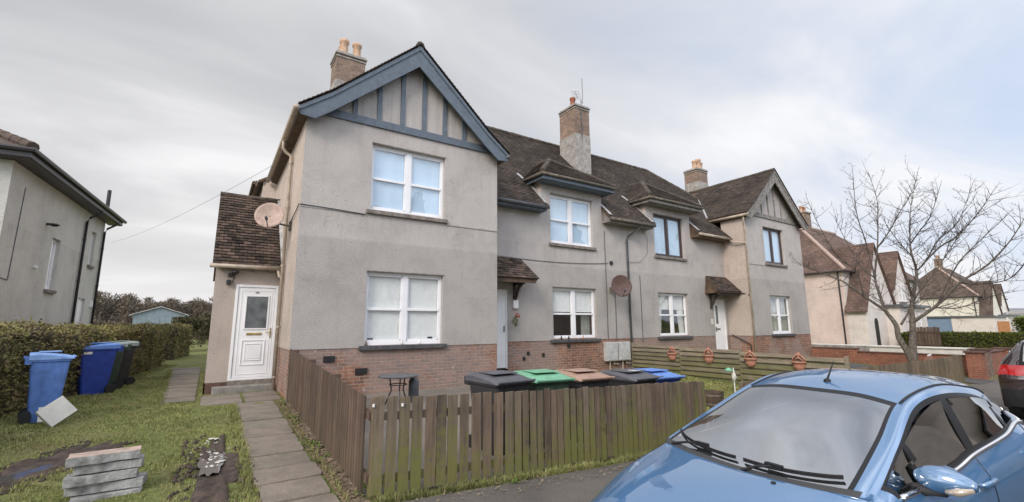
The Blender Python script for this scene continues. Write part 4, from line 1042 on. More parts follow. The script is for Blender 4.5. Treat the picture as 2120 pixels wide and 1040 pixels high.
# far wood on the left: a mass of bare trees
def wood_mass(name, label, x0, x1, y0, y1, z0, h, n, size, nst, mat='wood_far', seed=3, cat='wood'):
    rr = random.Random(seed); m = MB(); cr = []
    for i in range(nst):
        x = x0+(x1-x0)*(i+rr.random())/nst; y = rr.uniform(y0, y1); hh = h*(.82+.18*rr.random())*(1+.10*math.sin(x*.35)); w_ = h*rr.uniform(.22, .34); cr.append((x, y, hh, w_))
        m.tube([(x, y, z0-.3), (x+rr.uniform(-.2, .2), y, z0+hh*.45), (x+rr.uniform(-.4, .4), y, z0+hh*.93)], [.12, .07, .015], 4)
        for k in range(26):
            t = rr.uniform(.25, .9); a = rr.uniform(0, 6.28); L_ = w_*rr.uniform(.5, 1.15)*(1.1-t*.6)
            p = Vector((x, y, z0+hh*t)); q = p+Vector((math.cos(a)*L_, math.sin(a)*L_, L_*rr.uniform(.3, .9))); q.z = min(q.z, z0+hh*1.02)
            m.tube([p, (p+q)/2+Vector((0, 0, .08)), q], [.035, .022, .008], 3, cap=False)
    for i in range(n):
        x, y, hh, w_ = rr.choice(cr); t = rr.random()**.7; a = rr.uniform(0, 6.28); r_ = w_*math.sqrt(rr.random())*(1-.65*max(0, t-.45)/.55)*1.1
        p = Vector((x+math.cos(a)*r_, y+math.sin(a)*r_, z0+hh*t*(1-.12*(r_/w_)**2))); s = size*rr.uniform(.5, 1.5)
        d = Vector((rr.gauss(0, 1), rr.gauss(0, 1), rr.gauss(.5, 1))).normalized(); b_ = d.cross(Vector((rr.gauss(0, 1), rr.gauss(0, 1), rr.gauss(0, 1)))).normalized()
        m.add([p-b_*s*.13, p+b_*s*.13, p+d*s], [(0, 1, 2)])
    o = m.build(name, mat, kind='stuff'); tag(o, label, cat, kind='stuff'); return o
wood_mass('woodland', 'distant belt of bare brown trees behind the blue shed', -26, 12, 72, 92, -1.6, 5.9, 110000, .40, 190)
wood_mass('undergrowth', 'low dark scrub in front of the far belt of trees', -22, 8, 66, 71, -1.6, 2.5, 26000, .35, 60, seed=9, cat='scrub')

# ------------------------------------------------------------------ neighbouring house on the left
NH = root('neighbour_house', (-4.3, 15.1, -1.45), R(-4), 'two-storey grey roughcast house with dark hipped roof and black pipes beyond the left hedge', 'house', world=False)
def side_T(): return FR(0, 7.55, 0, R(90)) # local wall facing +X : local x -> +Y, inward = -X
m = MB(); E4 = 5.52
TS = FR(0, 0, 0, R(90))
nh = [(5.05-.0, 5.0+.0, 0, 0)]
holesN = [(2.95, 3.6, 1.0+1.55, 4.05), (6.25, 6.75, 3.65, 4.85), (5.85, 6.55, .45, 2.45)]
wall(m, 0, 7.6, -.1, E4, holesN, T=TS); wall(m, -9, 0, -.1, E4, [(-6, -4.4, 3.2, 4.7)], T=FR(0, 0)); m.quad((-9, 7.6, -.1), (0, 7.6, -.1), (0, 7.6, E4), (-9, 7.6, E4))
m.build('wall', 'harl_neighbour', NH)
for (a, b, c, d), st in zip(holesN[:2], ('grey', 'grey')): window(NH, FR(0, a, c, R(90)), b-a, d-c, style='plain' if b-a < .6 else 'two', inside='blind', sw=.05)
window(NH, FR(-6, 0, 3.2), 1.6, 1.5, inside='blind')
m = MB(FR(0, 5.85, .45, R(90))); m.box(0, .7, .06, .1, 0, 2.0); m.build('door', 'upvc_door', NH)
m = MB(); ov = .42; zt = E4+.12
cs = [(-9-ov, -ov), (ov, -ov), (ov, 7.6+ov), (-9-ov, 7.6+ov)]; r0, r1 = (-5.1, 3.8), (-3.4, 3.8); rz_ = zt+2.1
m.add([(x, y, zt) for x, y in cs]+[(*r0, rz_), (*r1, rz_)], [(0, 1, 5, 4), (1, 2, 5), (2, 3, 4, 5), (3, 0, 4)])
nr = m.build('roof', 'tile_far', NH)
m = MB()
m.box(-9-ov, ov, -ov, -ov+.03, E4-.10, zt-.01); m.box(ov-.03, ov, -ov+.03, 7.6+ov, E4-.10, zt-.01); m.box(-9, ov-.03, -ov+.03, 0, E4-.11, E4-.08); m.box(0, ov-.03, 0, 7.6+ov, E4-.11, E4-.08)
m.build('fascia', 'gutter_black', nr)
m = MB(); m.tube([(-9.4, -ov-.05, zt-.04), (ov+.05, -ov-.05, zt-.04), (ov+.05, 7.6+ov+.1, zt-.04)], .06, 8); m.build('gutter', 'gutter_black', nr)
m = MB(); ridge_line(m, [(ov, -ov, zt+.03), (*r1, rz_+.03)], .12, .4); ridge_line(m, [(*r1, rz_+.03), (*r0, rz_+.03)], .12, .4); m.build('ridge_tiles', 'tile_far', nr)
def npipe(y, z0=.0): pipe([(.40, y+.05, E4-.03), (.38, y, E4-.14), (.12, y-.05, E4-.35), (.06, y-.08, E4-.5), (.06, y-.08, z0)], .038, 'gutter_black', parent=NH, clips=(4.4, 3.0, 1.5))
npipe(5.45); npipe(7.5)
m = MB(); m.tube([(ov-.1, 6.2, zt+.1), (ov-.1, 6.2, zt+.75)], .06, 8); m.build('flue', 'gutter_black', NH)
m = MB(); m.box(.0, .10, 2.35, 2.42, 4.3, 4.36); m.lathe((.16, 2.38, 4.33), [(0, .03), (.10, .02), (.12, -.01), (.06, -.05)], 10); m.build('wall_light', 'black_plastic', NH)
m = MB(); m.box(0, .05, 2.0, 2.12, 3.05, 3.12); m.box(0, .06, 7.1, 7.25, 2.2, 2.4); m.build('vent', 'white_plastic', NH)
m = MB(); m.box(.0, 1.1, 5.75, 5.9, -.1, .62); m.box(0, 1.1, 6.75, 6.9, -.1, .62); m.box(0, 1.1, 5.9, 6.75, -.1, .44)
for i in range(3): m.box(1.1+i*.28, 1.38+i*.28, 5.9, 6.75, -.1, .30-i*.15)
m.build('steps', 'brick_brown', NH)
m = MB(); m.bar((0, 5.83, .66), (1.12, 5.83, .66), .2, .05); m.bar((1.1, 5.83, .64), (1.9, 5.83, .1), .2, .05); m.bar((0, 6.83, .66), (1.12, 6.83, .66), .2, .05); m.build('coping', 'concrete', NH)
m = MB(); m.tube([(.01, .78, 4.95), (.01, .72, 3.6), (.01, .68, 2.6)], .010, 4); m.tube([(.01, .66, 2.6), (.01, .05, 2.65)], .010, 4); m.build('cable', 'gutter_grey', NH)

# telephone wire
m = MB(); a, b = Vector((1.2, 10.3, 3.62)), Vector((-6.2, 40, 5.7))
a = Vector((1.05, 13.6, 4.45))
m.tube([a.lerp(b, t/16)-Vector((0, 0, .28*4*(t/16)*(1-t/16))) for t in range(17)], .006, 4); tag(m.build('telephone_wire', 'gutter_grey'), 'thin overhead wire running from the near block off to the upper left', 'wire')

# ------------------------------------------------------------------ wheelie bins
def make_bin(loc, rz, body, lid, label, group, handle=None, sc_=1.):
    o = root('wheelie_bin', loc, rz, label, 'wheelie bin', group, world=False)
    # front faces local -y, hinge and wheels at +y
    m = MB(); lv = [(.0, .20, -.20, .20), (.10, .215, -.225, .24), (.55, .245, -.275, .28), (.92, .268, -.315, .315), (.93, .285, -.335, .325), (.985, .288, -.338, .327)]
    vs = []; fs = []
    for z, w_, yf, yb in lv:
        r_ = .05
        for (cx, cy, a0) in ((w_-r_, yf+r_, -90), (w_-r_, yb-r_, 0), (-w_+r_, yb-r_, 90), (-w_+r_, yf+r_, 180)):
            for k in range(4): a = R(a0+k*30); vs.append((cx+r_*math.cos(a), cy+r_*math.sin(a), z))
    n = 16
    for i in range(len(lv)-1): fs += [(i*n+k, i*n+(k+1) % n, (i+1)*n+(k+1) % n, (i+1)*n+k) for k in range(n)]
    fs.append(tuple(range(n))[::-1]); m.add(vs, fs)
    m.build('body', body, o, bevel=.004)
    m = MB()     # lid: arched, overhanging, stepped rim
    def lidz(y): t = (y+.38)/.74; return 1.0+.075*math.sin(min(1, max(0, t))*math.pi*.62)
    ny = 10; prof = []
    for j in range(ny+1):
        y = -.375+.72*j/ny; z = lidz(y); prof.append((y, z))
    for sgn in (0,):
        vs = []; fs = []
        for y, z in prof: vs += [(-.298, y, .965), (-.298, y, z-.03), (-.255, y, z), (0, y, z+.006), (.255, y, z), (.298, y, z-.03), (.298, y, .965)]
        for j in range(ny): fs += [(j*7+k, j*7+k+1, (j+1)*7+k+1, (j+1)*7+k) for k in range(6)]
        fs += [tuple(range(7))[::-1], tuple(ny*7+k for k in range(7))]
        m.add(vs, fs)
    m.box(-.285, .285, -.405, -.372, .985, 1.012)
    m.box(-.19, .19, -.16, .20, 1.078, 1.092)
    m.build('lid', lid, o, bevel=.008)
    m = MB(); m.tube([(-.26, .36, 1.0), (-.26, .415, 1.005), (.26, .415, 1.005), (.26, .36, 1.0)], .017, 7); m.box(-.28, -.20, .30, .40, .90, 1.0); m.box(.20, .28, .30, .40, .90, 1.0); m.build('handle', handle or body, o)
    for s in (-1, 1):
        m = MB(); m.lathe((s*.25, .27, .10), [(.0, -.026), (.10, -.024), (.10, .024), (.0, .026)], 18, axis=0); wv = m.build('wheel', 'rubber', o, bevel=.004)
    m = MB(); m.tube([(-.27, .27, .10), (.27, .27, .10)], .012, 6); m.build('axle', 'black_plastic', o)
    return o
g1 = 'wheelie bins along the left hedge'; g2 = 'wheelie bins behind the front fence'
def gp(x, y, z=0): return (x, y, gz(x, y)+z)
b = make_bin(gp(-2.10, 10.15), R(104), 'bin_blue_light', 'lid_paleblue', 'lighter blue wheelie bin standing alone nearest the camera on the left grass', g1)
b.scale = (.76, .70, .97)
b = make_bin(gp(-2.12, 13.55), R(-62), 'bin_blue', 'lid_blue', 'deep blue wheelie bin at the near end of the row of three by the hedge', g1)
m = MB(); m.box(.288, .292, -.28, -.14, .86, .91); m.build('sticker', 'white_plastic', b)
make_bin(gp(-2.09, 14.35), R(-62), 'bin_green', 'lid_sheen', 'dark green wheelie bin in the middle of the row of three by the hedge', g1)
make_bin(gp(-1.97, 15.15), R(-62), 'bin_black', 'lid_sheen', 'black wheelie bin with a pale reflection painted on its lid at the far end of the row by the hedge', g1)
for x, y, rz, bc, lc, lb in ((3.33, 5.40, R(4), 'bin_black', 'lid_charcoal', 'charcoal-lidded wheelie bin leftmost behind the front fence'),
        (4.07, 5.42, R(-7), 'bin_green', 'lid_green', 'bright green-lidded wheelie bin behind the front fence'),
        (4.80, 5.38, R(-4), 'bin_black', 'lid_brown', 'faded brown-lidded wheelie bin behind the front fence'),
        (5.62, 5.16, R(2), 'bin_black', 'lid_charcoal', 'charcoal-lidded wheelie bin with white lid mark, second from right behind the front fence'),
        (6.14, 5.14, R(-5), 'bin_blue', 'lid_blue', 'blue-lidded wheelie bin rightmost behind the front fence')):
    b = make_bin(gp(x, y, .006), rz, bc, lc, lb, g2)
    b.scale = (1.05, 1.06, .925)
    if x == 5.62: m = MB(); m.add([(-.05, -.12, 1.094), (.10, -.15, 1.094), (.06, -.02, 1.094), (.02, .05, 1.094), (-.03, -.02, 1.094)], [(0, 1, 2, 3, 4)]); m.build('sticker', 'white_plastic', b)

# ------------------------------------------------------------------ things on the left grass
o = root('stone_slab', (-1.66, 9.50, gz(-1.7, 9.5)-.02), R(28), 'cream square slab leaning on the lighter blue bin', 'slab', world=False)
m = MB(Matrix.Rotation(R(-20), 4, 'X') @ Matrix.Rotation(R(-35), 4, 'Y')); m.box(-.15, .20, -.03, .03, .12, .42); m.build('slab', 'slab_white', o, bevel=.006)
o2 = root('offcut', (-1.98, 9.86, gz(-2, 9.8)+.0), R(15), 'thin pale offcut wedged between the leaning cream slab and the lighter blue bin', 'offcut', world=False)
m = MB(Matrix.Rotation(R(-35), 4, 'X')); m.box(-.10, .12, -.012, .012, .02, .30); m.build('offcut_piece', 'slab_white', o2, bevel=.003)
zs = gz(-.72, 5.95)+gdz(-.72, 5.95)-.03; hts = [.070, .088, .086, .082, .086]
labs = ['rough grey concrete kerb block at the bottom of the stack on the grass', 'wide grey concrete block second from the bottom of the stack', 'grey concrete block in the middle of the stack on the grass', 'short grey concrete block second from the top of the stack', 'concrete block with a pinkish top face, topmost of the stack']
for i, h in enumerate(hts):
    o = root('concrete_block', (-.74+(.05, .03, -.01, .03, -.005)[i], 5.93+(-.03, .03, .0, .04, .01)[i], zs), R((6, -3, 4, 2, 5)[i]), labs[i], 'concrete block', 'concrete blocks stacked on the grass', world=False)
    m = MB(); L_ = (.25, .285, .255, .25, .262)[i]; n = 7; top = []; bot = []
    for sx, sy, k in [(x, -1, 0) for x in lin(-1, 1, n)]+[(1, y, 0) for y in (-.4, .4)]+[(x, 1, 0) for x in lin(1, -1, n)]+[(-1, y, 0) for y in (.4, -.4)]:
        px, py = sx*L_+rnd.uniform(-.008, .008), sy*.105+rnd.uniform(-.006, .006); top.append((px, py, h-.004+rnd.uniform(-.004, .002))); bot.append((px+rnd.uniform(-.006, .006), py+rnd.uniform(-.006, .006), rnd.uniform(0, .006)))
    k = len(top); m.cur = 0; m.add(top+bot, [(j, k+j, k+(j+1) % k, (j+1) % k) for j in range(k)]+[tuple(range(k, 2*k))[::-1]]); m.cur = 1; m.add(top, [tuple(range(k))])
    m.build('block', ['slab_kerb', 'slab_pinkish' if i == 4 else 'slab_kerb'], o, bevel=.006); zs += h+.002
# plaster rubble in the rut
m = MB()
for i in range(46):
    big = i < 16; a = rnd.uniform(0, 6.28); u = rnd.gauss(0, .34 if big else .45); x, y = .13+rnd.gauss(0, .045 if big else .08), 6.85+u
    s = rnd.uniform(.018, .05) if big else rnd.uniform(.005, .018); z0_ = gz(.13, 6.6); z = z0_+gdz(.13, 6.6)+.053+(gz(x, y)-z0_)*.35; z = max(z, gz(x, y)+gdz(x, y)+.022); n = 9
    pl = [(x+s*.8*math.cos(a+t*6.28/n)*rnd.uniform(.5, 1.25), y+s*1.2*math.sin(a+t*6.28/n)*rnd.uniform(.5, 1.25), z+rnd.uniform(-.003, .003)) for t in range(n)]
    m.prism(pl, (0, 0, rnd.uniform(.001, .003) if big else .008))
tag(m.build('plaster_rubble', 'slab_white', kind='stuff'), 'scattered bits of white plaster in the muddy rut by the path', 'rubble', kind='stuff')

# clods of mud along the ruts
m = MB()
for i in range(420):
    w_ = rnd.random() < .5; t = rnd.uniform(-1.1, 1.1); e = rnd.choice((-1, 1))*rnd.uniform(.7, 1.5)
    if w_: a = -.45; cx, cy, rx, ry = -1.5, 7.05, .26, 1.05
    else: a = -.02; cx, cy, rx, ry = .17, 6.25, .24, 1.35
    u, v = rx*e, ry*t; x = cx+u*math.cos(a)-v*math.sin(a); y = cy+u*math.sin(a)+v*math.cos(a); s = rnd.uniform(.008, .035); z = gz(x, y)+gdz(x, y)+.01
    vs = [Vector((rnd.gauss(0, 1), rnd.gauss(0, 1), rnd.gauss(0, 1))).normalized()*s*rnd.uniform(.7, 1.2)+Vector((x, y, z)) for _ in range(6)]
    c = Vector((x, y, z)); k = [c+Vector(d)*s*rnd.uniform(.7, 1.3) for d in ((1, 0, 0), (0, 1, 0), (-1, 0, 0), (0, -1, 0), (0, 0, .8), (0, 0, -.8))]
    m.add(k, [(0, 1, 4), (1, 2, 4), (2, 3, 4), (3, 0, 4), (1, 0, 5), (2, 1, 5), (3, 2, 5), (0, 3, 5)])
tag(m.build('mud_clods', 'mud', kind='stuff'), 'clods of churned brown mud along the wheel ruts', 'mud', kind='stuff')

# ------------------------------------------------------------------ grass
def onpath(x, y):
    if .42 < x < 1.15 and 4 < y < 10.2: return True
    if -.12 < x < 1.35 and 10.15 < y < 11.65: return True
    if y > 11 and -.74-.04*(y-11) < x < -.12: return True
    return x > -.08 and y > 11.7
m = MB(); cnt = 0
def blade(x, y, h, w_, z=None):
    z = gz(x, y)+gdz(x, y)-.004 if z is None else z; a = rnd.uniform(0, 6.28); l = rnd.uniform(.2, .9)*h
    dx, dy = math.cos(a), math.sin(a); b_ = rnd.uniform(0, 6.28)
    m.add([(x-dy*w_, y+dx*w_, z), (x+dy*w_, y-dx*w_, z), (x+dx*l, y+dy*l, z+h)], [(0, 1, 2)])
while cnt < 95000:
    y = 4.1+rnd.random()**1.5*13; x = rnd.uniform(-3.2-.0*(y), 1.2)
    if onpath(x, y) or mudfn(x, y) > .12+.5*noise.noise(Vector((x*5, y*5, 2))): continue
    dn = noise.noise(Vector((x*1.1, y*1.1, 5)))
    if rnd.random() > .72+.9*dn: continue
    near = cl((9-y)/5, 0, 1); blade(x, y, rnd.uniform(.012, .034)*(1+.9*max(0, dn)), .0035+.0025*(1-near)+.0006*max(0, y-8)); cnt += 1
for i in range(12000):       # taller along the edges
    k = rnd.random()
    if k < .3: y = rnd.uniform(4.2, 10); x = .44+rnd.gauss(0, .03)
    elif k < .40: y = rnd.uniform(4.2, 10); x = 1.15+abs(rnd.gauss(0, .03))
    elif k < .75: y = rnd.uniform(8, 22); x = -2.48+.12*(y-10.8)+rnd.gauss(0, .1)
    else: y = rnd.uniform(11, 19); x = -.72-.04*(y-11)+rnd.gauss(0, .04)
    blade(x, y, rnd.uniform(.03, .08), .005)
tag(m.build('grass', 'grass_blade', kind='stuff'), 'rough green and straw-coloured grass of the left plot', 'grass', kind='stuff')
m = MB()
for i in range(9000):
    x = rnd.uniform(1.4, 6.7); y = 4.34+abs(rnd.gauss(0, .07))
    if noise.noise(Vector((x*2.2, 1, 0))) < -.15 and rnd.random() < .8: continue
    blade(x, y, rnd.uniform(.02, .09), .005, z=gz(x, y)-.002)
for i in range(22000): x = rnd.uniform(8.2, 12.2); y = rnd.uniform(4.5, 10.5); blade(x, y, rnd.uniform(.03, .06), .012, z=gz(x, y)-.002)
tag(m.build('grass', 'grass_blade', kind='stuff'), 'tufts of grass along the foot of the front fence and the lawn of the next garden', 'grass', kind='stuff')
# weeds and dead leaves beside the side fence
m = MB()
for i in range(34):
    k = rnd.random(); x, y = (rnd.uniform(1.15, 1.31), rnd.uniform(4.3, 9.8)) if k < .75 else (rnd.uniform(1.4, 6.5), rnd.uniform(4.32, 4.42))
    z = gz(x, y)+.01
    for q in range(rnd.randint(8, 26)):
        a = rnd.uniform(0, 6.28); l = rnd.uniform(.015, .05); b_ = Vector((math.cos(a), math.sin(a), rnd.uniform(.2, 1.1)))*l; s = Vector((-math.sin(a), math.cos(a), 0))*l*.3
        p = Vector((x+rnd.gauss(0, .03), y+rnd.gauss(0, .05), z)); m.add([p, p+b_*.6+s, p+b_, p+b_*.6-s], [(0, 1, 2, 3)])
tag(m.build('weeds', 'weed_leaf', kind='stuff'), 'small green weeds along the foot of the brown fences', 'weeds', kind='stuff')
m = MB()
for i in range(2600):
    x, y = rnd.uniform(1.12, 1.33), rnd.uniform(4.3, 9.9)
    if rnd.random() < .2: x, y = rnd.uniform(1.4, 6.7), rnd.uniform(4.0, 4.45)
    z = gz(x, y)+.022+rnd.uniform(0, .015); a = rnd.uniform(0, 6.28); s = rnd.uniform(.006, .022); n_ = Vector((math.cos(a), math.sin(a), rnd.uniform(-.3, .3)))*s; t_ = Vector((-math.sin(a), math.cos(a), rnd.uniform(-.4, .4)))*s*.6
    p = Vector((x, y, z)); m.add([p-n_, p+t_, p+n_, p-t_], [(0, 1, 2, 3)])
tag(m.build('leaf_litter', 'litter', kind='stuff'), 'dead leaves and straw on the bare strip beside the side fence', 'leaf litter', kind='stuff')

# ------------------------------------------------------------------ picket fences
def picket_fence(name, a, b, zt, zb, label, mat='fence_wood', pw=.092, gap=.038, side=1, posts=None, jit=.012, th=.02, postoff=.05, rmat=None, narrow=None):
    """pickets from a to b (x,y); zt, zb functions of t giving top and bottom heights"""
    a, b = Vector((*a, 0)), Vector((*b, 0)); d = (b-a); L_ = d.length; d.normalize(); nrm = Vector((d.y, -d.x, 0))*side
    o = root(name, (a.x, a.y, zb(0)), label=label, cat='fence')
    m = MB(); s = 0
    while s+pw < L_:
        if narrow and s/L_ > narrow: pw *= .80; gap *= .62; narrow = None
        t = (s+pw/2)/L_; w_ = pw*rnd.uniform(.92, 1.06); top = zt(t)+rnd.uniform(-jit, jit); bot = zb(t)+rnd.uniform(.0, .03); ln = rnd.uniform(-.006, .006)
        p0 = a+d*s; p1 = a+d*(s+w_); o1 = nrm*rnd.uniform(0, .003); q = d*ln
        m.hexa([p0+o1+Vector((0, 0, bot)), p1+o1+Vector((0, 0, bot)), p1+nrm*th+o1+Vector((0, 0, bot)), p0+nrm*th+o1+Vector((0, 0, bot))],
               [p0+q+o1+Vector((0, 0, top)), p1+q+o1+Vector((0, 0, top+rnd.uniform(-.004, .004))), p1+q+nrm*th+o1+Vector((0, 0, top)), p0+q+nrm*th+o1+Vector((0, 0, top))])
        s += pw+gap*rnd.uniform(.5, 1.5)
    m.build('pickets', mat, o)
    for f in (.16, .80):
        m = MB(); k = 8
        for i in range(k):
            t0, t1 = i/k, (i+1)/k; p0 = a+d*L_*t0-nrm*.022; p1 = a+d*L_*t1-nrm*.022
            m.bar((p0.x, p0.y, zb(t0)+(zt(t0)-zb(t0))*f), (p1.x, p1.y, zb(t1)+(zt(t1)-zb(t1))*f), .038, .075)
        m.build('rail', rmat or mat, o)
    for t in (posts or lin(0.01, .99, max(1, round(L_/1.8)))):
        p = a+d*L_*t-nrm*(postoff+.04); m = MB(); m.box(p.x-.04, p.x+.04, p.y-.04, p.y+.04, zb(t)-.2, zt(t)-.02); m.build('post', rmat or mat, o, bevel=.005)
    return o
picket_fence('picket_fence', (1.33, 9.88), (1.33, 4.55), lambda t: -.42-.26*t, lambda t: gz(1.33, 9.88-5.33*t)+.03, 'dark reddish-brown close-set picket fence running from the near corner of the block down the path', 'fence_brown', .085, .014, side=1, jit=.006)
picket_fence('picket_fence', (1.35, 4.48), (6.62, 4.50), lambda t: -.675-.205*t**.9, lambda t: gz(1.35+5.27*t, 4.5)+.03, 'mossy weathered picket fence facing the street in front of the five bins', 'fence_wood', .103, .030, side=1, jit=.012, narrow=.30)
picket_fence('picket_fence', (7.72, 4.5), (17.6, 4.5), lambda t: -.975-.055*t, lambda t: gz(7.7+9.9*t, 4.5)+.03, 'long pale weathered picket fence beyond the blue car, in front of the next garden', 'fence_pale', .095, .035, side=1)
picket_fence('picket_fence', (17.62, 4.5), (20.35, 4.5), lambda t: -1.035+.03*t, lambda t: gz(17.6+2.7*t, 4.5)+.02, 'short taller stretch of pale green-grey picket fence by the brick gate pier', 'fence_pale', .095, .03, side=1)
# clips on the corner pickets
for x, y, z, c in ((1.335, 4.44, -.73, 'white_plastic'), (1.62, 4.44, -.75, 'white_plastic')):
    m = MB(); m.box(x, x+.02, y, y+.02, z-.03, z); tag(m.build('clip', c, bevel=.004), 'tiny white clip on the %s of the mossy front fence' % ('corner end' if x < 1.4 else 'second picket from the corner'), 'clip')

# hit-and-miss slatted fence between the two gardens
SF = root('slatted_fence', (12.1, 7.6, -1.5), label='weathered mossy horizontal board fence with clay pots hanging on it, between the two gardens', cat='fence')
segs = [(10.9, 9.0), (9.0, 7.1), (7.1, 5.6), (5.6, 4.62)]
for i, (ya, yb) in enumerate(segs):
    m = MB(); top = -.66-.035*i-.01*(i > 1); zb_ = gz(12.1, (ya+yb)/2)+.05; n = 6; p = (top-zb_)/n
    for k in range(n): m.box(12.06, 12.08, yb+.01, ya-.01, top-p*k-p*.62, top-p*k)
    for k in range(n): m.box(12.12, 12.14, yb+.01, ya-.01, top-p*k-p*.96, top-p*k-p*.58)
    m.build('slat_panel', 'slat_wood', SF)
for i, y in enumerate((10.92, 9.0, 7.1, 5.6, 4.6)): m = MB(); m.box(12.085, 12.155, y-.04, y+.04, gz(12.1, y)-.1, -.60-.035*i); m.build('post', 'slat_wood', SF, bevel=.006)
names = ['terracotta wall pot on the slatted fence nearest the house', 'terracotta wall pot, second from the house on the slatted fence', 'terracotta wall pot, third from the house on the slatted fence', 'terracotta wall pot at the street end of the slatted fence']
for i, (y, z) in enumerate(((9.25, -.90), (8.0, -.90), (6.78, -.92), (5.58, -.93))):
    o = root('wall_pot', (12.04, y, z), 0, names[i], 'hanging pot', 'terracotta pots hung on the slatted fence', world=False)
    m = MB(); vs = []; fs = []; pr_ = [(.03, -.20), (.10, -.17), (.135, -.08), (.145, 0), (.165, 0), (.165, .03), (.13, .03), (.12, -.02)]
    for r_, z_ in pr_:
        for k in range(13): a = R(90+k*15); vs.append((r_*math.cos(a)*.9, r_*math.sin(a), z_))
    for j in range(len(pr_)-1): fs += [(j*13+k, j*13+k+1, (j+1)*13+k+1, (j+1)*13+k) for k in range(12)]
    m.add(vs, fs); m.build('bowl', 'terracotta', o, smooth=True)
    m = MB()
    for s in (-1, 1): m.tube([(-.02, s*.15, .02), (-.02, s*.13, .10), (-.02, s*.05, .18), (-.02, 0, .20)], .016, 6); m.tube([(-.02, s*.11, .03), (-.02, 0, .14), (-.02, -s*.02, .17)], .012, 5)
    m.tube([(-.02, .06, .08), (-.02, 0, .11), (-.02, -.06, .08)], .012, 5); m.box(-.03, .0, -.03, .03, .17, .24); m.build('back_frame', 'terracotta', o, smooth=True)
# half-barrel planter
o = root('barrel_planter', gp(9.0, 5.95), 0, 'small wooden half-barrel planter on the lawn between the fences', 'planter', world=False)
m = MB()
for k in range(16):
    a0, a1 = 2*math.pi*k/16+.01, 2*math.pi*(k+1)/16-.01; q = [(.17, 0), (.205, .16), (.215, .32)]
    for (r0_, z0_), (r1_, z1_) in zip(q[:-1], q[1:]):
        m.add([(r0_*math.cos(a0), r0_*math.sin(a0), z0_), (r0_*math.cos(a1), r0_*math.sin(a1), z0_), (r1_*math.cos(a1), r1_*math.sin(a1), z1_), (r1_*math.cos(a0), r1_*math.sin(a0), z1_)], [(0, 1, 2, 3)])
m.build('staves', 'fence_brown', o)
for z, r_ in ((.07, .187), (.25, .216)): m = MB(); m.lathe((0, 0, z), [(r_, -.015), (r_+.004, -.015), (r_+.004, .015), (r_, .015)], 20); m.build('hoop', 'gutter_mossy', o)
m = MB(); m.lathe((0, 0, .28), [(0, 0), (.2, 0)], 16); m.build('soil', 'mud', o)
# bird feeder post / garden ornament
o = root('bird_feeder', gp(10.9, 6.6), 0, 'slim white and turquoise bird feeder stand in front of the slatted fence', 'bird feeder', world=False)
m = MB(); m.tube([(0, 0, 0), (0, 0, .62)], .014, 6); m.build('pole', 'white_plastic', o)
m = MB(); m.lathe((-.0, 0, .30), [(0, 0), (.045, .01), (.05, .16), (.025, .21), (.02, .27)], 12); m.box(.03, .10, -.02, .02, .36, .40); m.build('bottle', 'curtain', o, smooth=True)
m = MB(); m.lathe((-.13, .05, .54), [(0, 0), (.09, .005), (.10, .03), (.02, .09)], 12); m.tube([(-.13, .05, .56), (0, 0, .6)], .008, 5); m.build('roof', 'lid_green', o)
# round bistro table and chair behind the fence
o = root('bistro_table', (3.05, 8.6, gz(3.05, 8.6)+.006), 0, 'small round dark garden table against the brick base of the near gable', 'table', world=False)
zt_ = -.94-gz(3.05, 8.6)
m = MB(); m.lathe((0, 0, zt_), [(0, .012), (.36, .012), (.38, .0), (.37, -.02), (0, -.02)], 30); m.build('tabletop', 'gutter_grey', o, smooth=False)
for k in range(3): a = k*2.09+.4; m = MB(); m.tube([(.17*math.cos(a), .17*math.sin(a), zt_-.02), (.13*math.cos(a), .13*math.sin(a), zt_*.5), (.24*math.cos(a), .24*math.sin(a), 0)], .013, 6); m.build('leg', 'black_plastic', o)
m = MB(); m.lathe((0, 0, zt_-.16), [(.155, -.008), (.165, -.008), (.165, .008), (.155, .008)], 20); m.build('ring', 'black_plastic', o)
# timber step end / bits by the bins
tb = root('gas_bottle', (3.42, 8.75, gz(3.4, 8.7)), 0, 'small dark grey canister standing beside the round table', 'canister', world=False)
m = MB(); m.lathe((0, 0, 0), [(0, 0), (.09, 0), (.10, .03), (.10, .40), (.07, .46), (.03, .48), (.03, .52), (0, .52)], 16); m.build('canister', 'gutter_grey', tb, smooth=True)

# ------------------------------------------------------------------ right-hand side: boundary wall, houses, hedge, tree
BW = root('boundary_wall', (23.1, 7.2, -2.0), label='red brick garden wall running back from the street beyond the pale picket fence', cat='wall')
m = MB(); m.box(23.0, 23.22, 4.9, 8.3, -2.3, -1.20); m.box(23.0, 23.22, 8.3, 10.9, -2.3, -1.08); m.build('brickwork', 'brick_red', BW)
m = MB(); m.box(22.97, 23.25, 4.9, 8.3, -1.20, -1.15); m.box(22.97, 23.25, 8.3, 10.9, -1.08, -1.03); m.build('coping', 'brick_brown', BW, bevel=.01)
m = MB(); m.box(23.3, 23.42, 8.0, 13.0, -2.0, -.94); m.build('rendered_panel', 'cement', BW)
for i, (x, y, w_, zt_, mt, lb) in enumerate(((22.55, 4.62, .42, -.98, 'brick_red', 'red brick gate pier next to the end of the pale picket fence'), (23.75, 4.72, .46, -.93, 'brick_chimney', 'greyer brick gate pier, second along from the pale picket fence'), (27.2, 4.75, .42, -1.0, 'brick_red', 'far red brick pier near the dark red-lamped car'))):
    o = root('gate_pier', (x, y, -2.1), 0, lb, 'gate pier', 'brick piers along the street')
    m = MB(); m.box(x-w_/2, x+w_/2, y-w_/2, y+w_/2, -2.4, zt_-.06); m.build('shaft', mt, o)
    m = MB(); m.box(x-w_/2-.05, x+w_/2+.05, y-w_/2-.05, y+w_/2+.05, zt_-.06, zt_); m.build('cap', 'brick_brown', o, bevel=.01)
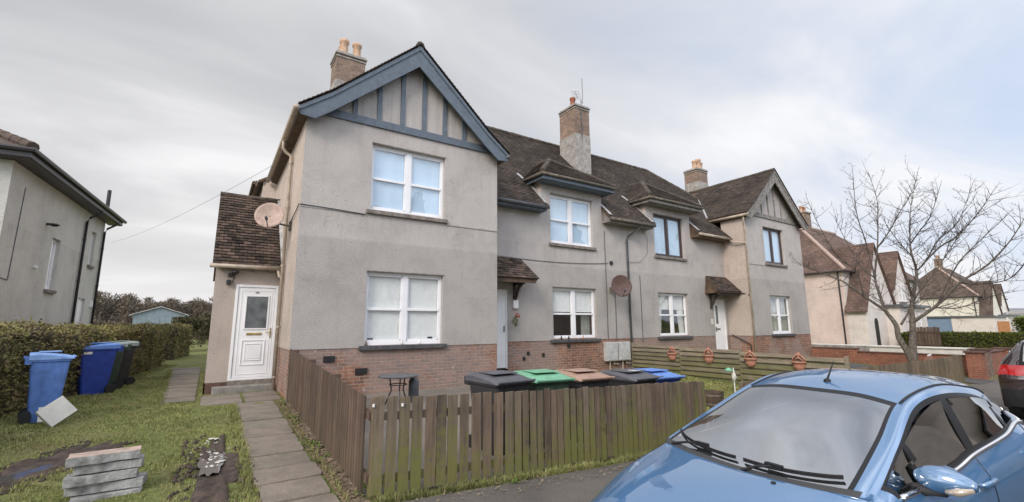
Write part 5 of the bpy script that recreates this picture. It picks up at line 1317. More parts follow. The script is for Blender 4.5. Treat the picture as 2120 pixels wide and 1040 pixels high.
o = root('street_wall', (25.5, 4.75, -2.1), label='low red brick street wall between the two far gate piers', cat='wall')
m = MB(); m.box(23.98, 26.99, 4.65, 4.87, -2.4, -1.12); m.build('brickwork', 'brick_red', o); m = MB(); m.box(23.98, 26.99, 4.62, 4.90, -1.12, -1.06); m.build('coping', 'brick_brown', o, bevel=.01)
o = root('white_wall', (25.0, 8, -1.9), label='long low whitewashed wall in front of the pink house', cat='wall')
m = MB(); m.box(25.0, 25.2, 5.2, 13.5, -2.2, -1.03); m.build('wall_body', 'whitewash', o); m = MB(); m.box(24.93, 25.27, 5.15, 13.55, -1.03, -.97); m.build('coping', 'whitewash', o, bevel=.01)
o = root('leaning_boards', (20.1, 5.0, -1.8), R(10), 'reddish board with a white edge leaning behind the far picket fence by the tree', 'board', world=False)
m = MB(Matrix.Rotation(R(-18), 4, 'X')); m.box(-.9, .7, -.02, .02, -.1, .76); m.build('board', 'brick_red', o); m = MB(Matrix.Rotation(R(-18), 4, 'X')); m.box(.0, .75, -.024, .024, .76, .80); m.build('edge', 'white_plastic', o)

def far_house(name, loc, rz, label, wallm, frontm, roofm, x_len=15, depth=8.5, eave=5.1, trim='gutter_black', group=None, bay=True, sc_=1., gables=True):
    """semi-detached house: hipped end towards local -x, two steep front gables, catslide porch, flat-roofed bay"""
    o = root(name, loc, rz, label, 'house', group, world=False); o.scale = (sc_,)*3
    m = MB(); wall(m, 0, x_len, -.2, eave, [(7.6, 9.0, 3.2, 4.5), (12, 13.6, 3.2, 4.5), (12, 13.8, .9, 2.3)], T=FR(0, 0)); m.quad((x_len, 0, -.2), (x_len, depth, -.2), (x_len, depth, eave), (x_len, 0, eave)); m.quad((0, depth, -.2), (0, depth, eave), (x_len, depth, eave), (x_len, depth, -.2))
    m.build('wall', frontm, o)
    m = MB(); wall(m, 0, depth, -.2, eave, [], T=FR(0, depth, 0, R(-90))); m.build('end_wall', wallm, o)
    ov = .3; zt_ = eave+.03; r_ = depth/2; rz_ = zt_+r_*.98+ov
    m = MB(); cs = [(-ov, -ov), (x_len+ov, -ov), (x_len+ov, depth+ov), (-ov, depth+ov)]; R0, R1 = (r_-ov, r_), (x_len-r_+ov, r_)
    m.add([(x, y, zt_) for x, y in cs]+[(*R0, rz_), (*R1, rz_)], [(0, 1, 5, 4), (1, 2, 5), (2, 3, 4, 5), (3, 0, 4)])
    rf = m.build('roof', roofm, o)
    m = MB(); ridge_line(m, [(-ov, -ov, zt_+.03), (*R0, rz_+.03)], .12, .5); ridge_line(m, [(*R0, rz_+.03), (*R1, rz_+.03)], .12, .5); m.build('ridge_tiles', 'dish_pink', rf)
    m = MB(); m.tube([(x_len, -ov, zt_-.06), (-ov-.04, -ov-.04, zt_-.06), (-ov-.04, depth, zt_-.06)], .06, 6); m.build('gutter', trim, o)
    m = MB(); m.tube([(-.06, .25, eave), (-.06, .25, 0)], .05, 6); m.build('downpipe', trim, o)
    # front gables (local y from -1.1 to 0): steep slopes, first one comes down low as a catslide porch
    for gx0, gxa, za, gx1, zl, zr, holes in ((-.15, 2.5, 7.15, 5.0, 2.42, 3.0, [(1.1, 1.75, -.2, 1.9)]), (5.3, 7.0, 6.95, 8.9, 4.1, 3.5, [(6.3, 7.6, 3.1, 4.4)])) if gables else ():
        m = MB(); y0 = -1.1; pts = [(gx0+.12, y0, -.2), (gx1-.1, y0, -.2), (gx1-.1, y0, zr), (gxa, y0, za-.2), (gx0+.12, y0, zl)]
        m.prism(pts, (0, 1.1, 0)); gw = m.build('gable', frontm, o)
        m = MB()
        for (xa, z_a), (xb, zb_) in (((gxa, za), (gx0-.1, zl-.1)), ((gxa, za), (gx1+.1, zr-.12))):
            if zb_ < 2.5:      # catslide: only the upper part runs back into the main roof
                t = (z_a-5.0)/(z_a-zb_); xm, zm = xa+(xb-xa)*t, 5.0
                m.prism([(xa, y0-.15, z_a), (xm, y0-.15, zm), (xm, y0-.15, zm-.1), (xa, y0-.15, z_a-.12)], (0, 4.2, 0)); m.prism([(xm, y0-.15, zm), (xb, y0-.15, zb_), (xb, y0-.15, zb_-.1), (xm, y0-.15, zm-.1)], (0, 1.3, 0))
            else: m.prism([(xa, y0-.15, z_a), (xb, y0-.15, zb_), (xb, y0-.15, zb_-.1), (xa, y0-.15, z_a-.12)], (0, 4.2, 0))
        m.build('gable_roof', roofm, gw)
        for a, b, c, d in holes:
            m = MB()
            if c < 0:   # arched porch opening
                pl = [(a, y0-.012, 0), (b, y0-.012, 0)]+[((a+b)/2+(b-a)/2*math.cos(R(t)), y0-.012, 1.55+(b-a)/2*math.sin(R(t))) for t in range(0, 181, 20)]
                m.add(pl, [tuple(range(len(pl)))]); m.build('porch_arch', 'room_dark', gw)
            else: window(o, FR(a, y0-.10, c), b-a, d-c, inside='grey', sw=.05)
    if bay:
        m = MB(); m.box(3.3, 8.6, -1.9, -1.1, -.2, 2.62); m.build('bay_wall', 'harl_white', o); m = MB(); m.box(3.1, 8.9, -2.15, -1.1, 2.62, 2.80); m.build('bay_roof', 'gutter_grey', o)
        window(o, FR(4.2, -1.99, .9), 1.2, 1.45, inside='grey', frame='brown_frame', sw=.05); window(o, FR(6.6, -1.99, .9), 1.2, 1.45, inside='grey', sw=.05)
    window(o, FR(7.6, 0, 3.2), 1.4, 1.3, inside='grey', sw=.05); window(o, FR(12, 0, 3.2), 1.6, 1.3, inside='grey', sw=.05); window(o, FR(12, 0, .9), 1.8, 1.4, inside='grey', sw=.05)
    m = MB(); cx, cy = R0[0]+1.3, r_; m.box(cx-.5, cx+.5, cy-.35, cy+.35, rz_-1.2, rz_+1.15); c = m.build('chimney', 'brick_chimney', o)
    m = MB(); m.box(cx-.58, cx+.58, cy-.43, cy+.43, rz_+1.15, rz_+1.27); m.build('cap', 'cement', c)
    for k in (-.3, .0, .3): m = MB(); m.lathe((cx+k, cy, rz_+1.27), [(.14, 0), (.12, .1), (.12, .4), (.15, .42), (.13, .5)], 10); m.build('chimney_pot', 'pot_clay' if k else 'pot_red', c, smooth=True)
    return o
far_house('pink_house', (36, 13.3, -1.5), 0, 'pink roughcast house with red tiled hipped roof just beyond the grey block', 'harl_pink', 'harl_white', 'tile_red')
far_house('cream_house', (81, 15.6, -1.75), 0, 'cream house with brown hipped roof, far down the street behind the bare tree', 'harl_cream', 'harl_cream', 'tile_far')
hh = far_house('opposite_house', (36, -8.2, -1.85), R(180), 'house across the street farther along, mirrored in the blue car side windows', 'harl_white', 'harl_white', 'tile_red', group='houses across the street', bay=False, gables=False, eave=5.9, x_len=16)
dup(hh, loc=(18.0, -8.2, -1.85), label='house straight across the street behind the camera, mirrored in the ground-floor panes')
hedge('street_hedge', [(39, 11.5), (39, 5.1)], .5, -.62, 9000, .10, 'even green clipped hedge beyond the white wall on the right', 'hedge_green', base=-1.8, lump=.03)
hedge('street_hedge', [(39.4, 5.0), (60, 4.4)], .5, -.80, 6000, .13, 'green clipped hedge running along the street, farther off on the right', 'hedge_green', base=-1.9, lump=.03)
shrub((58, 8.0, -1.55), 1.5, 1.9, 3500, .16, 'dark round bush above the end of the right-hand hedge', 'hedge_green', zlow=.1)
o = root('garden_gate_boards', (38.2, 10.1, -1.7), 0, 'dark purple-brown timber panel at the left end of the right-hand hedge', 'fence panel', world=False)
m = MB()
for i in range(9): m.box(-.02, .02, -.85+i*.16, -.71+i*.16, -.1, 1.45+.03*(i % 2))
m.build('boards', 'fence_brown', o); m = MB(); m.box(-.06, -.02, -.85, .6, .3, .38); m.box(-.06, -.02, -.85, .6, 1.1, 1.18); m.build('rails', 'fence_brown', o)
# garage beyond the hedge
o = root('garage', (62, 15.2, -1.75), 0, 'low flat-roofed garage with a blue end and white wall in front of the cream house', 'garage', world=False)
m = MB(); m.box(0, 5, -4.2, -1.2, -.2, 2.3); m.build('wall', 'harl_white', o); m = MB(); m.box(-.15, 5.2, -4.35, 1.2, 2.3, 2.45); m.build('roof', 'gutter_grey', o)
m = MB(); m.box(0.02, 5, -1.2, 1.0, -.2, 2.3); m.build('end_wall', 'garage_blue', o); m = MB(); m.box(-.04, .0, -1.0, .8, 0, 2.1); m.build('door', 'garage_blue', o)
o = root('wooden_fence_panel', (63, 10.2, -1.75), 0, 'short orange-brown timber fence panel beside the blue and white garage', 'fence panel', world=False)
m = MB()
for i in range(6): m.box(0, .04, i*.16, i*.16+.15, 0, 1.9)
m.build('boards', 'fence_orange', o); m = MB(); m.box(.04, .1, 0, .95, .4, .5); m.box(.04, .1, 0, .95, 1.4, 1.5); m.build('rails', 'fence_orange', o)

# bare tree
TREE = {'R':[(.01,-.03,-.5),(.01,-.05,.3),(.02,-.09,.67),(.04,-.15,1.23),(.05,-.18,1.74),(.09,-.31,2.3),(.12,-.43,2.92),(.1,-.37,3.62),(.12,-.42,4.32),(.15,-.54,5.19),(.23,-.8,6.22)],
'R1':[(.12,-.43,2.92),(.2,-.69,3.24),(.31,-1.1,3.99),(.46,-1.62,4.53),(.59,-2.1,5.74)],
'R2':[(.2,-.69,3.24),(.3,-1.06,3.65),(.43,-1.52,3.99),(.57,-2.,4.58),(.68,-2.4,5.22)],
'R3':[(.12,-.43,2.92),(.11,-.38,3.38),(.03,-.1,3.89),(-.05,.18,4.59)],
'R4':[(.1,-.37,3.85),(.18,-.65,4.28),(.28,-.99,4.81),(.37,-1.31,5.74)],
'L':[(.03,-.05,-.4),(-.02,.08,.2),(-.07,.25,.67),(-.08,.28,1.12),(-.14,.49,1.59),(-.16,.57,2.06),(-.19,.65,2.77),(-.13,.48,3.84),(-.1,.36,4.86),(-.09,.31,5.66),(-.12,.41,6.44)],
'L1':[(-.19,.65,2.77),(-.22,.77,4.12),(-.25,.9,5.14),(-.24,.84,6.67)],
'L2':[(-.14,.49,1.59),(-.29,1.02,2.14),(-.44,1.57,2.72),(-.64,2.28,3.15),(-.83,2.93,3.54)],
'L3':[(-.29,1.02,2.14),(-.33,1.15,3.06),(-.45,1.58,3.59),(-.57,2.02,4.81),(-.65,2.28,5.92)],
'L4':[(-.19,.65,2.77),(-.27,.96,3.16),(-.37,1.29,4.06),(-.46,1.62,5.27)],
'L5':[(-.13,.48,3.84),(-.03,.11,4.4),(.06,-.23,5.07),(.21,-.74,5.93)],
'RR':[(.05,-.19,1.23),(.23,-.81,1.77),(.39,-1.38,2.45),(.57,-2.02,2.94),(.72,-2.56,3.63),(.84,-2.95,4.36)],
'RR1':[(.23,-.81,1.77),(.4,-1.41,3.05),(.59,-2.1,3.9),(.77,-2.71,4.57)],
'RR2':[(.39,-1.38,2.45),(.52,-1.85,2.37),(.68,-2.42,2.49),(.8,-2.82,3.13)],
'RR3':[(.14,-.51,1.56),(.21,-.76,1.66),(.36,-1.29,1.65),(.54,-1.9,1.94),(.68,-2.41,2.13)],
'X1':[(-.04,.15,1.12),(.03,-.1,1.57),(.12,-.42,2.24),(.25,-.89,2.88),(.39,-1.38,3.72),(.53,-1.88,4.49)]}
DEPTH = {'R': 0, 'L': .05, 'R1': .8, 'R2': -.5, 'R3': -.8, 'R4': .5, 'L1': -.6, 'L2': .6, 'L3': -.5, 'L4': .7, 'L5': .6, 'RR': -.6, 'RR1': .8, 'RR2': -1.0, 'RR3': .3, 'X1': .7}
o = root('bare_tree', (19.79, 5.6, -1.16), 0, 'leafless spreading tree with two trunks in front of the pink house', 'tree', world=False)
tr = random.Random(21); tk = MB(); tw = MB()
vdir = Vector((19.79, 5.6, 0)).normalized()
def smooth_pts(ps, k=4):
    out = []
    for i in range(len(ps)-1):
        p0, p1, p2, p3 = ps[max(0, i-1)], ps[i], ps[i+1], ps[min(len(ps)-1, i+2)]
        for j in range(k):
            t = j/k; out.append(.5*((2*p1)+(p2-p0)*t+(2*p0-5*p1+4*p2-p3)*t*t+(3*p1-p0-3*p2+p3)*t**3))
    return out+[ps[-1]]
def twig(p, d, L_, r_, lvl):
    n = max(3, int(L_/.14)); pts = [p]; q = p.copy(); dd = d.normalized()
    for i in range(n):
        dd = (dd+Vector((tr.gauss(0, .10), tr.gauss(0, .10), .07+tr.gauss(0, .06)))).normalized(); q = q+dd*L_/n; pts.append(q.copy())
    tw.tube(pts, [r_*(1-.75*i/n) for i in range(n+1)], 4 if lvl > 0 else 5, cap=False)
    if lvl > 0:
        for i in range(1, n):
            if tr.random() < .62:
                a = Vector((tr.gauss(0, 1), tr.gauss(0, 1), tr.gauss(.35, .5))).normalized(); twig(pts[i], (dd*.8+a).normalized(), L_*tr.uniform(.22, .5), r_*.5, lvl-1)
    if lvl <= 1:
        for i in range(1, n):   # buds and spurs
            if tr.random() < .4: a = Vector((tr.gauss(0, 1), tr.gauss(0, 1), tr.gauss(.3, .6))).normalized(); tw.tube([pts[i], pts[i]+a*.05], [.006, .004], 3, cap=False)
for k, ps in TREE.items():
    n = len(ps); v = [Vector(p)+vdir*DEPTH[k]*(i/(n-1))**1.3 for i, p in enumerate(ps)]
    v = smooth_pts(v); n = len(v)
    r0 = {'R': .135, 'L': .12, 'RR': .062, 'L2': .055, 'X1': .040}.get(k, .027); r1 = .007
    rs = [r1+(r0-r1)*(1-i/(n-1))**(1.5 if k in 'RL' else 1.05) for i in range(n)]
    (tk if k in ('R', 'L', 'RR', 'L2', 'X1') else tw).tube(v, rs, 8 if k in ('R', 'L') else 6)
    for i in range(3, n-1):
        if v[i].z < 1.5: continue
        for _ in range(3 if tr.random() < .5 else 2):
            if tr.random() < .92:
                dd = (v[i+1]-v[i-1]).normalized(); a = Vector((tr.gauss(0, 1), tr.gauss(0, 1), tr.gauss(.2, .6))).normalized()
                twig(v[i], (dd*.7+a).normalized(), tr.uniform(.4, 1.0), min(.010, rs[i]*.5+.003), 2 if tr.random() < .75 else 1)
    twig(v[-1], v[-1]-v[-2], .35, .007, 1)
tk.build('trunk', 'bark', o, smooth=True); tw.build('branches', 'twig', o)

# ------------------------------------------------------------------ cars
HATCH = [
 [(.10,0,.22),(.11,.35,.22),(.18,.62,.22),(.26,.72,.22),(.34,.79,.22),(.38,.81,.22),(.42,.82,.21),(.46,.83,.20)],
 [(.0,0,.60),(.04,.35,.60),(.20,.58,.585),(.32,.69,.565),(.38,.765,.54),(.42,.81,.48),(.46,.835,.40),(.44,.84,.30)],
 [(.12,0,.725),(.16,.35,.72),(.34,.60,.68),(.50,.705,.65),(.57,.765,.61),(.51,.825,.56),(.52,.845,.44),(.52,.85,.28)],
 [(.50,0,.855),(.53,.35,.85),(.66,.62,.82),(.76,.725,.79),(.80,.785,.74),(.75,.835,.66),(.75,.855,.50),(.75,.86,.28)],
 [(.96,0,.935),(.99,.35,.935),(1.08,.64,.925),(1.15,.735,.905),(1.18,.80,.865),(1.2,.845,.77),(1.2,.855,.55),(1.2,.855,.25)],
 [(1.08,0,.935),(1.10,.35,.945),(1.15,.66,.965),(1.24,.735,.95),(1.30,.785,.92),(1.3,.845,.79),(1.3,.86,.55),(1.3,.855,.25)],
 [(1.58,0,1.175),(1.585,.33,1.17),(1.62,.60,1.155),(1.68,.672,1.145),(1.70,.785,.94),(1.7,.855,.81),(1.7,.865,.55),(1.7,.86,.25)],
 [(2.08,0,1.375),(2.08,.30,1.37),(2.06,.53,1.335),(2.10,.605,1.315),(2.08,.782,.975),(2.08,.86,.83),(2.08,.87,.55),(2.08,.86,.25)],
 [(2.60,0,1.475),(2.59,.30,1.465),(2.55,.53,1.42),(2.47,.612,1.375),(2.36,.78,1.025),(2.34,.862,.86),(2.34,.87,.56),(2.34,.86,.25)],
 [(3.10,0,1.45),(3.09,.30,1.44),(3.06,.51,1.39),(3.03,.59,1.335),(2.92,.775,1.08),(2.88,.87,.90),(2.88,.87,.58),(2.88,.86,.25)],
 [(3.60,0,1.37),(3.59,.30,1.36),(3.55,.49,1.30),(3.44,.585,1.225),(3.30,.745,1.135),(3.25,.86,.94),(3.25,.865,.60),(3.25,.855,.25)],
 [(3.84,0,1.06),(3.83,.30,1.06),(3.79,.52,1.04),(3.70,.64,1.02),(3.62,.735,.98),(3.58,.82,.88),(3.58,.84,.58),(3.58,.84,.25)],
 [(3.95,0,.68),(3.94,.32,.68),(3.88,.60,.68),(3.82,.70,.67),(3.76,.76,.64),(3.73,.79,.58),(3.70,.82,.44),(3.70,.83,.25)],
 [(3.90,0,.24),(3.89,.32,.24),(3.85,.58,.24),(3.80,.70,.24),(3.76,.76,.23),(3.73,.79,.22),(3.70,.81,.21),(3.70,.82,.20)]]
SUV = [[(x*1.20 if x < 3.3 else 3.96+(x-3.3)*1.16, y*1.145, (z*1.125+.03 if z > .5 else z*1.2+.03)) for x, y, z in r] for r in HATCH]
for j, (x, z) in enumerate(((4.55, 1.60), (4.55, 1.59), (4.50, 1.54), (4.36, 1.46))): SUV[10][j] = (x, SUV[10][j][1]*1.06, z)
for j, (x, z) in enumerate(((4.78, 1.13), (4.78, 1.13), (4.74, 1.12), (4.66, 1.12))): SUV[11][j] = (x, (0, .34, .68, .86)[j], z)
SUV[11][4] = (4.60, .93, 1.07); SUV[11][5] = (4.58, .955, .95)
SUV[12] = [(4.84, 0, .74), (4.84, .36, .74), (4.80, .72, .74), (4.74, .85, .74), (4.68, .93, .72), (4.62, .955, .66), (4.58, .965, .50), (4.55, .96, .32)]
def cr(p0, p1, p2, p3, t): return .5*((2*p1)+(p2-p0)*t+(2*p0-5*p1+4*p2-p3)*t*t+(3*p1-p0-3*p2+p3)*t**3)
def car(name, table, paintm, loc, rz, label, group=None, k=8, detail=True, mirror_idx=True, kind_='hatch'):
    o = root(name, loc, rz, label, 'car', group, world=False)
    nS, nT = len(table), 8
    G = [[Vector(p) for p in r] for r in table]
    def P(i, j):
        i = max(0, min(nS-1, i))
        if j < 0: q = G[i][-j].copy(); q.y = -q.y; return q
        return G[i][min(j, nT-1)]
    def ev(s, t):
        i = min(int(s), nS-2); j = min(int(t), nT-2); a = s-i; b = t-j
        rows = [cr(P(i+d, j-1), P(i+d, j), P(i+d, j+1), P(i+d, j+2), b) for d in (-1, 0, 1, 2)]
        q = cr(*rows, a); 
        if t == 0: q.y = 0
        return q
    x0 = 2.0
    def L(q, sg=1): return (q.x-x0, q.y*sg, q.z)
    wheels = [(G[3][0].x+.30, .31), (G[10][4].x-.02, .31)] if kind_ == 'hatch' else [(.95, .37), (3.88, .37)]
    def region(s, t, q):
        for wx, wr in wheels:
            if abs(q.y) > .5 and t > 4.2 and math.hypot(q.x-wx, q.z-wr) < wr+.045: return 'hole'
        if 4.62 < s < 5.0 and t < 2.2: return 'cowl'
        if 5.0 <= s < 7.0 and t < 2.0:
            return 'screen' if (5.04 < s < 6.93 and t < 1.86) else 'frit'
        if 10.05 < s < 10.95 and t < 1.9: return 'rear' if (10.15 < s < 10.85 and t < 1.75) else 'fritR'
        if 3.06 < t < 3.94 and 5.15 < s < 10.3-.55*(t-3):
            if t < 3.14 or t > 3.88: return 'frame'
            if abs(s-8.02) < .13 or abs(s-6.0+.30*(t-3.5)) < .055 or abs(s-9.35-.2*(3.5-t)) < .07 or s < 5.27 or s > 10.18-.55*(t-3): return 'frame'
            return 'side'
        if kind_ == 'hatch':
            if 1.15 < s < 3.3 and 2.3 < t < 3.7 and s < 3.5-.6*abs(t-3.0): return 'lamp'
            if 10.9 < s < 11.7 and 2.5 < t < 5: return 'tail'
        else:
            if 11.08 < s < 11.55 and .8 < t < 5.2: return 'tail'
            if 11.0 < s < 11.62 and t < .8: return 'frame'
            if 12.25 < s < 12.32 and .9 < t < 3.4: return 'tail'
            if 12.1 < s and t < 5: return 'trimlow'
        if s < 1 and .15 < s < .85 and t < 1.7: return 'grille'
        return 'body'
    MBs = {}
    nk = k
    svals = [i/nk for i in range((nS-1)*nk+1)]; tvals = [j/nk for j in range((nT-1)*nk+1)]
    grid = [[ev(s, t) for t in tvals] for s in svals]
    for sg in (1, -1):
        maps = {}
        for i in range(len(svals)-1):
            for j in range(len(tvals)-1):
                s, t = svals[i]+.5/nk, tvals[j]+.5/nk; c = (grid[i][j]+grid[i+1][j+1])/2
                r_ = region(s, t, c)
                if r_ == 'hole': continue
                mb = MBs.setdefault(r_ if r_ not in ('side', 'tail', 'lamp') else r_+('N' if sg < 0 else 'F'), MB()); mp = maps.setdefault(r_, {})
                ids = []
                for a, b in ((i, j), (i+1, j), (i+1, j+1), (i, j+1)):
                    if (a, b) not in mp:
                        mp[(a, b)] = len(mb.v); q = grid[a][b]; mb.v.append(Vector(L(q, sg)))
                    ids.append(mp[(a, b)])
                if sg < 0: ids = ids[::-1]
                mb.f.append(tuple(ids)); mb.mi.append(0)
    # merge the mirrored halves' seam vertices of each region by position
    def weld(mb):
        key = {}; remap = []; nv = []
        for v in mb.v:
            kk = (round(v.x, 5), round(v.y, 5), round(v.z, 5))
            if kk not in key: key[kk] = len(nv); nv.append(v)
            remap.append(key[kk])
        mb.v = nv; fs = []
        for f in mb.f:
            g = []
            for q in f:
                q = remap[q]
                if q not in g: g.append(q)
            if len(g) > 2: fs.append(tuple(g))
        mb.f = fs; mb.mi = [0]*len(fs)
    names = {'body': ('body', paintm), 'cowl': ('scuttle', 'trim_matt'), 'screen': ('windscreen', 'car_glass'), 'frit': ('screen_surround', 'trim_black'), 'fritR': ('rear_window_surround', 'trim_black'), 'rear': ('rear_window', 'car_glass_side'),
             'sideN': ('side_window', 'car_glass_side'), 'sideF': ('side_window', 'car_glass_side'), 'frame': ('window_frame', 'trim_black'), 'lampN': ('headlight', 'headlamp'), 'lampF': ('headlight', 'headlamp'),
             'tailN': ('tail_light', 'tail_red'), 'tailF': ('tail_light', 'tail_red'), 'grille': ('grille', 'trim_black'), 'trimlow': ('bumper_trim', 'trim_matt')}
    import numpy as np
    for kk, mb in MBs.items():
        if kk in ('sideN', 'sideF'):       # near-flat glass, slightly bowed lengthways
            A = np.array([[1, v.x, v.x**2, v.x**3, v.z, v.z*v.z, v.x*v.z] for v in mb.v]); yv = np.array([v.y for v in mb.v])
            co = np.linalg.lstsq(A, yv, rcond=None)[0]; ft = A @ co
            zm = sum(v.z for v in mb.v)/len(mb.v)
            for v, q in zip(mb.v, ft): v.y = float(q)+(1 if q > 0 else -1)*((v.z-zm)*.085-.002)
    for kk, mb in MBs.items():
        weld(mb); nm, mt = names[kk]; mb.build(nm, mt, o, smooth=True)
    def line(mb, pts, r_, sg, off=0., n=6):
        mb.tube([Vector(L(ev(s, t), sg))+Vector((0, sg*off, 0)) for s, t in pts], r_, n)
    for sg in (-1, 1):
        m = MB(); line(m, [(5.2+5.05*i/40, 4.0) for i in range(41)], .017, sg, .004); line(m, [(10.25, 4.0-.9*i/10) for i in range(1, 9)], .014, sg, .002); m.build('chrome_strip', 'chrome', o, smooth=True)
        m = MB(); line(m, [(7.0+3.0*i/24, 2.1) for i in range(25)], .010, sg); m.build('roof_channel', 'trim_black', o, smooth=True)
        m = MB()
        for s in (5.05, 8.0, 9.9): line(m, [(s if s > 5.1 else 5.2, 4.1+i*.2) for i in range(14)], .0035, sg, .001, 4)
        line(m, [(4.2-i*.2, 2.75+.0*i) for i in range(0, 12)], .0035, sg, .0, 4)
        m.build('door_seam', 'trim_black', o)
        for s in (8.0-.35, 9.55):
            c = Vector(L(ev(s, 4.75), sg)); m = MB(); m.tube([c+Vector((-.10, sg*.005, 0)), c+Vector((-.08, sg*.035, .005)), c+Vector((.08, sg*.035, .008)), c+Vector((.10, sg*.005, .005))], [.012, .016, .016, .012], 8); m.build('door_handle', paintm, o, smooth=True)
        # wheel
        for wx, wr in wheels:
            yy = G[8][6].y-.02
            m = MB(); m.lathe((wx-x0, sg*(yy-.10), wr), [(wr*.62, -.10), (wr*.95, -.10), (wr, -.06), (wr, .06), (wr*.95, .10), (wr*.66, .10)], 28, axis=1); wh = m.build('wheel', 'rubber', o, smooth=True)
            m = MB(); m.lathe((wx-x0, sg*(yy-.10), wr), [(wr*.66, sg*.10), (wr*.62, sg*.06), (.0, sg*.04)], 28, axis=1)
            for q in range(5): a = q*1.2566; m.bar((wx-x0, sg*(yy-.035), wr), (wx-x0+wr*.62*math.cos(a), sg*(yy-.02), wr+wr*.62*math.sin(a)), .06, .03, (0, 1, 0))
            m.build('rim', 'rim', wh)
            m = MB(); n = 20; vs = []
            for i in range(n+1):
                a = math.pi*i/n; vs += [((wr+.06)*math.cos(a)+wx-x0, sg*(yy-.02), (wr+.06)*math.sin(a)+wr), ((wr+.06)*math.cos(a)+wx-x0, sg*.45, (wr+.06)*math.sin(a)+wr)]
            m.add(vs, [(2*i, 2*i+1, 2*i+3, 2*i+2) for i in range(n)]); m.build('wheel_arch', 'trim_matt', o)
        # door mirror (the far one is folded away out of sight)
        if sg > 0: continue
        mc = ev(6.0, 3.9); mx, mz_ = mc.x-.10, mc.z+.055; my = mc.y+.12
        m = MB(); rings = 12; seg = 16; vs = []; fs = []
        for i in range(rings+1):
            u = i/rings; yy = -.125+.25*u; rr = math.sin(math.pi*(.04+.92*u))**.55; tp = 1-.30*u
            for q in range(seg):
                a = 2*math.pi*q/seg; cx = math.cos(a); dx = -.095 if cx < 0 else .045
                vs.append((mx-x0+abs(cx)**.8*dx*rr*tp+.05*u, sg*(my+yy), mz_+math.sin(a)*.082*rr*tp-.012*u))
        for i in range(rings): fs += [(i*seg+q, i*seg+(q+1) % seg, (i+1)*seg+(q+1) % seg, (i+1)*seg+q) for q in range(seg)]
        m.add(vs, fs+[tuple(range(seg)), tuple(rings*seg+q for q in range(seg))[::-1]]); mr = m.build('door_mirror', paintm, o, smooth=True)
        m = MB(); m.tube([(mx-x0-.055, sg*(my+.02), mz_-.045), (mx-x0-.050, sg*(my+.07), mz_-.035), (mx-x0-.01, sg*(my+.122), mz_-.018)], [.012, .022, .012], 8); m.build('indicator', 'indicator', mr, smooth=True)
        m = MB(); m.tube([(mx-x0+.0, sg*(my-.16), mz_-.09), (mx-x0, sg*(my-.07), mz_-.065), (mx-x0+.01, sg*(my+.0), mz_-.06)], [.035, .035, .03], 8); m.build('mirror_arm', 'trim_matt', mr, smooth=True)
        m = MB(); m.lathe((mx-x0+.052, sg*my, mz_), [(0, .0), (.07, .0)], 12, axis=0); m.build('mirror_glass', 'chrome', mr)
        c = Vector(L(ev(3.95, .9), sg)); m = MB(); m.lathe((c.x, c.y, c.z), [(.016, -.004), (.014, .006), (0, .009)], 8); m.build('washer_jet', 'trim_black', o)
    # wipers lying on the bottom of the screen
    for (pts, kn) in (([(5.30, 1.90), (5.20, 1.5), (5.14, 1.0), (5.13, .45), (5.14, .12)], (5.14, .95)), ([(5.14, -.05), (5.12, -.5), (5.13, -1.0), (5.16, -1.45), (5.20, -1.75)], (5.12, -.65))):
        m = MB(); pp = []
        for s, t in pts:
            q = ev(s, abs(t)); v = Vector(L(q, 1 if t >= 0 else -1)); v.z += .022; v.x -= .012; pp.append(v)
        m.tube(smooth_pts(pp, 4), .007, 6); m.tube([p+Vector((0, 0, -.012)) for p in smooth_pts(pp, 4)], .006, 5)
        q = ev(kn[0], abs(kn[1])); v = Vector(L(q, 1 if kn[1] >= 0 else -1))+Vector((-.012, 0, .028)); e = .055
        m.box(v.x-.014, v.x+.014, v.y-e, v.y+e, v.z-.016, v.z+.014)
        d = Vector(L(ev(4.80, abs(kn[1])+.75 if kn[1] > 0 else abs(kn[1])-.5), 1 if kn[1] > 0 else -1)); m.tube([v, (v+d)/2+Vector((0, 0, .015)), d+Vector((0, 0, .005))], [.008, .009, .012], 6)
        m.build('wiper', 'trim_black', o, smooth=False)
    q = ev(7.30, 0); m = MB(); m.lathe((q.x-x0, 0, q.z-.004), [(.028, 0), (.022, .018), (.0, .03)], 12); m.tube([(q.x-x0, 0, q.z+.01), (q.x-x0+.12, 0, q.z+.15)], [.009, .004], 6); m.build('aerial', 'trim_black', o, smooth=True)
    # interior
    sx = (G[8][0].x-.30)
    kz = G[8][0].z/1.475
    m = MB(); m.box(G[4][0].x+.25-x0, G[11][0].x-.25-x0, -.70, .70, .30, .86*kz); m.build('cabin_floor', 'trim_matt', o)
    m = MB(); pts = []
    for t in lin(0, 1, 8): pts.append(ev(5.08, 2*t))
    vs = [Vector(L(q, sg))+Vector((.04, 0, -.03)) for sg, qs in ((-1, pts[::-1]), (1, pts[1:])) for q in qs]; n = len(vs)
    m.add(vs+[Vector((G[6][0].x+.05-x0, v.y*.95, .99*kz)) for v in vs]+[Vector((G[6][0].x+.12-x0, v.y*.95, .80*kz)) for v in vs], [(i, i+1, n+i+1, n+i) for i in range(n-1)]+[(n+i, n+i+1, 2*n+i+1, 2*n+i) for i in range(n-1)])
    m.build('dashboard', 'seat_cloth', o, smooth=True)
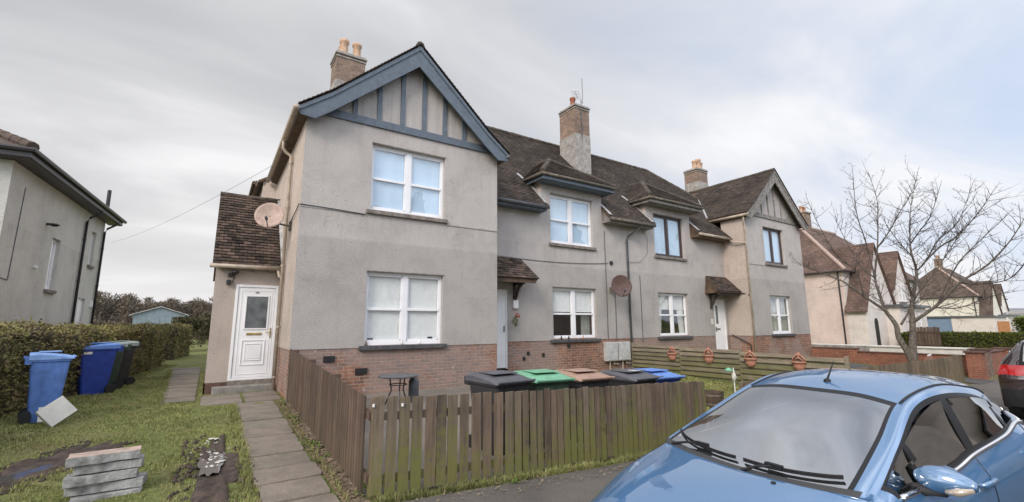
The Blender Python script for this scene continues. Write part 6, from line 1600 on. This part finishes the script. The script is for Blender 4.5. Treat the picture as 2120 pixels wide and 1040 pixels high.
    for y in (-.36, .36):
        for xx in (sx, sx+.85):
            m = MB(); m.hexa([(xx-x0, y-.23, .80*kz), (xx+.10-x0, y-.23, .80*kz), (xx+.10-x0, y+.23, .80*kz), (xx-x0, y+.23, .80*kz)], [(xx+.14-x0, y-.19, 1.13*kz), (xx+.22-x0, y-.19, 1.13*kz), (xx+.22-x0, y+.19, 1.13*kz), (xx+.14-x0, y+.19, 1.13*kz)])
            st = m.build('seat', 'seat_cloth', o, bevel=.03)
            m = MB(); m.hexa([(xx+.16-x0, y-.12, 1.15*kz), (xx+.24-x0, y-.12, 1.15*kz), (xx+.24-x0, y+.12, 1.15*kz), (xx+.16-x0, y+.12, 1.15*kz)], [(xx+.19-x0, y-.11, 1.30*kz), (xx+.25-x0, y-.11, 1.30*kz), (xx+.25-x0, y+.11, 1.30*kz), (xx+.19-x0, y+.11, 1.30*kz)]); m.build('headrest', 'seat_cloth', st, bevel=.025)
    m = MB(Matrix.Translation((G[6][0].x+.22-x0, .36, .98*kz)) @ Matrix.Rotation(R(-62), 4, 'Y')); n = 28
    m.tube([(.185*math.cos(2*math.pi*i/n), .185*math.sin(2*math.pi*i/n), 0) for i in range(n+1)], .014, 8, cap=False); m.bar((-.18, 0, 0), (.18, 0, 0), .05, .02); m.box(-.06, .06, -.06, .06, -.02, .02); m.build('steering_wheel', 'trim_matt', o)
    m = MB(); v = ev(6.75, 0); m.box(v.x+.06-x0, v.x+.10-x0, -.11, .11, v.z-.10, v.z-.04); m.build('rear_view_mirror', 'trim_black', o, bevel=.01)
    return o
CARL = (3.948, 1.765, -1.872)
car('parked_car', HATCH, 'car_blue', CARL, -.1035, 'shiny blue five-door hatchback parked at the kerb in the right foreground')
s2 = car('parked_car', SUV, 'car_dark', (0, 0, 0), 0, 'black car with wide red tail lights cut off by the right edge of the frame', kind_='suv', k=6)
# heading away (+X): local -x must point to +X
s2.location = (12.95+2.84, 1.46, -1.93); s2.rotation_euler = (0, 0, math.pi)
s3 = car('parked_car', HATCH, 'car_white', (30.5, 3.5, -2.13), R(0), 'white car parked far down the street, mostly behind the brick piers', k=4)
for i, (x, y, c, l) in enumerate(((62.5, 3.2, 'car_white', 'small white car, nearest of those parked far off beyond the round bush'), )):
    car('parked_car', HATCH, c, (x, y, -1.7), R(4), l, k=4)
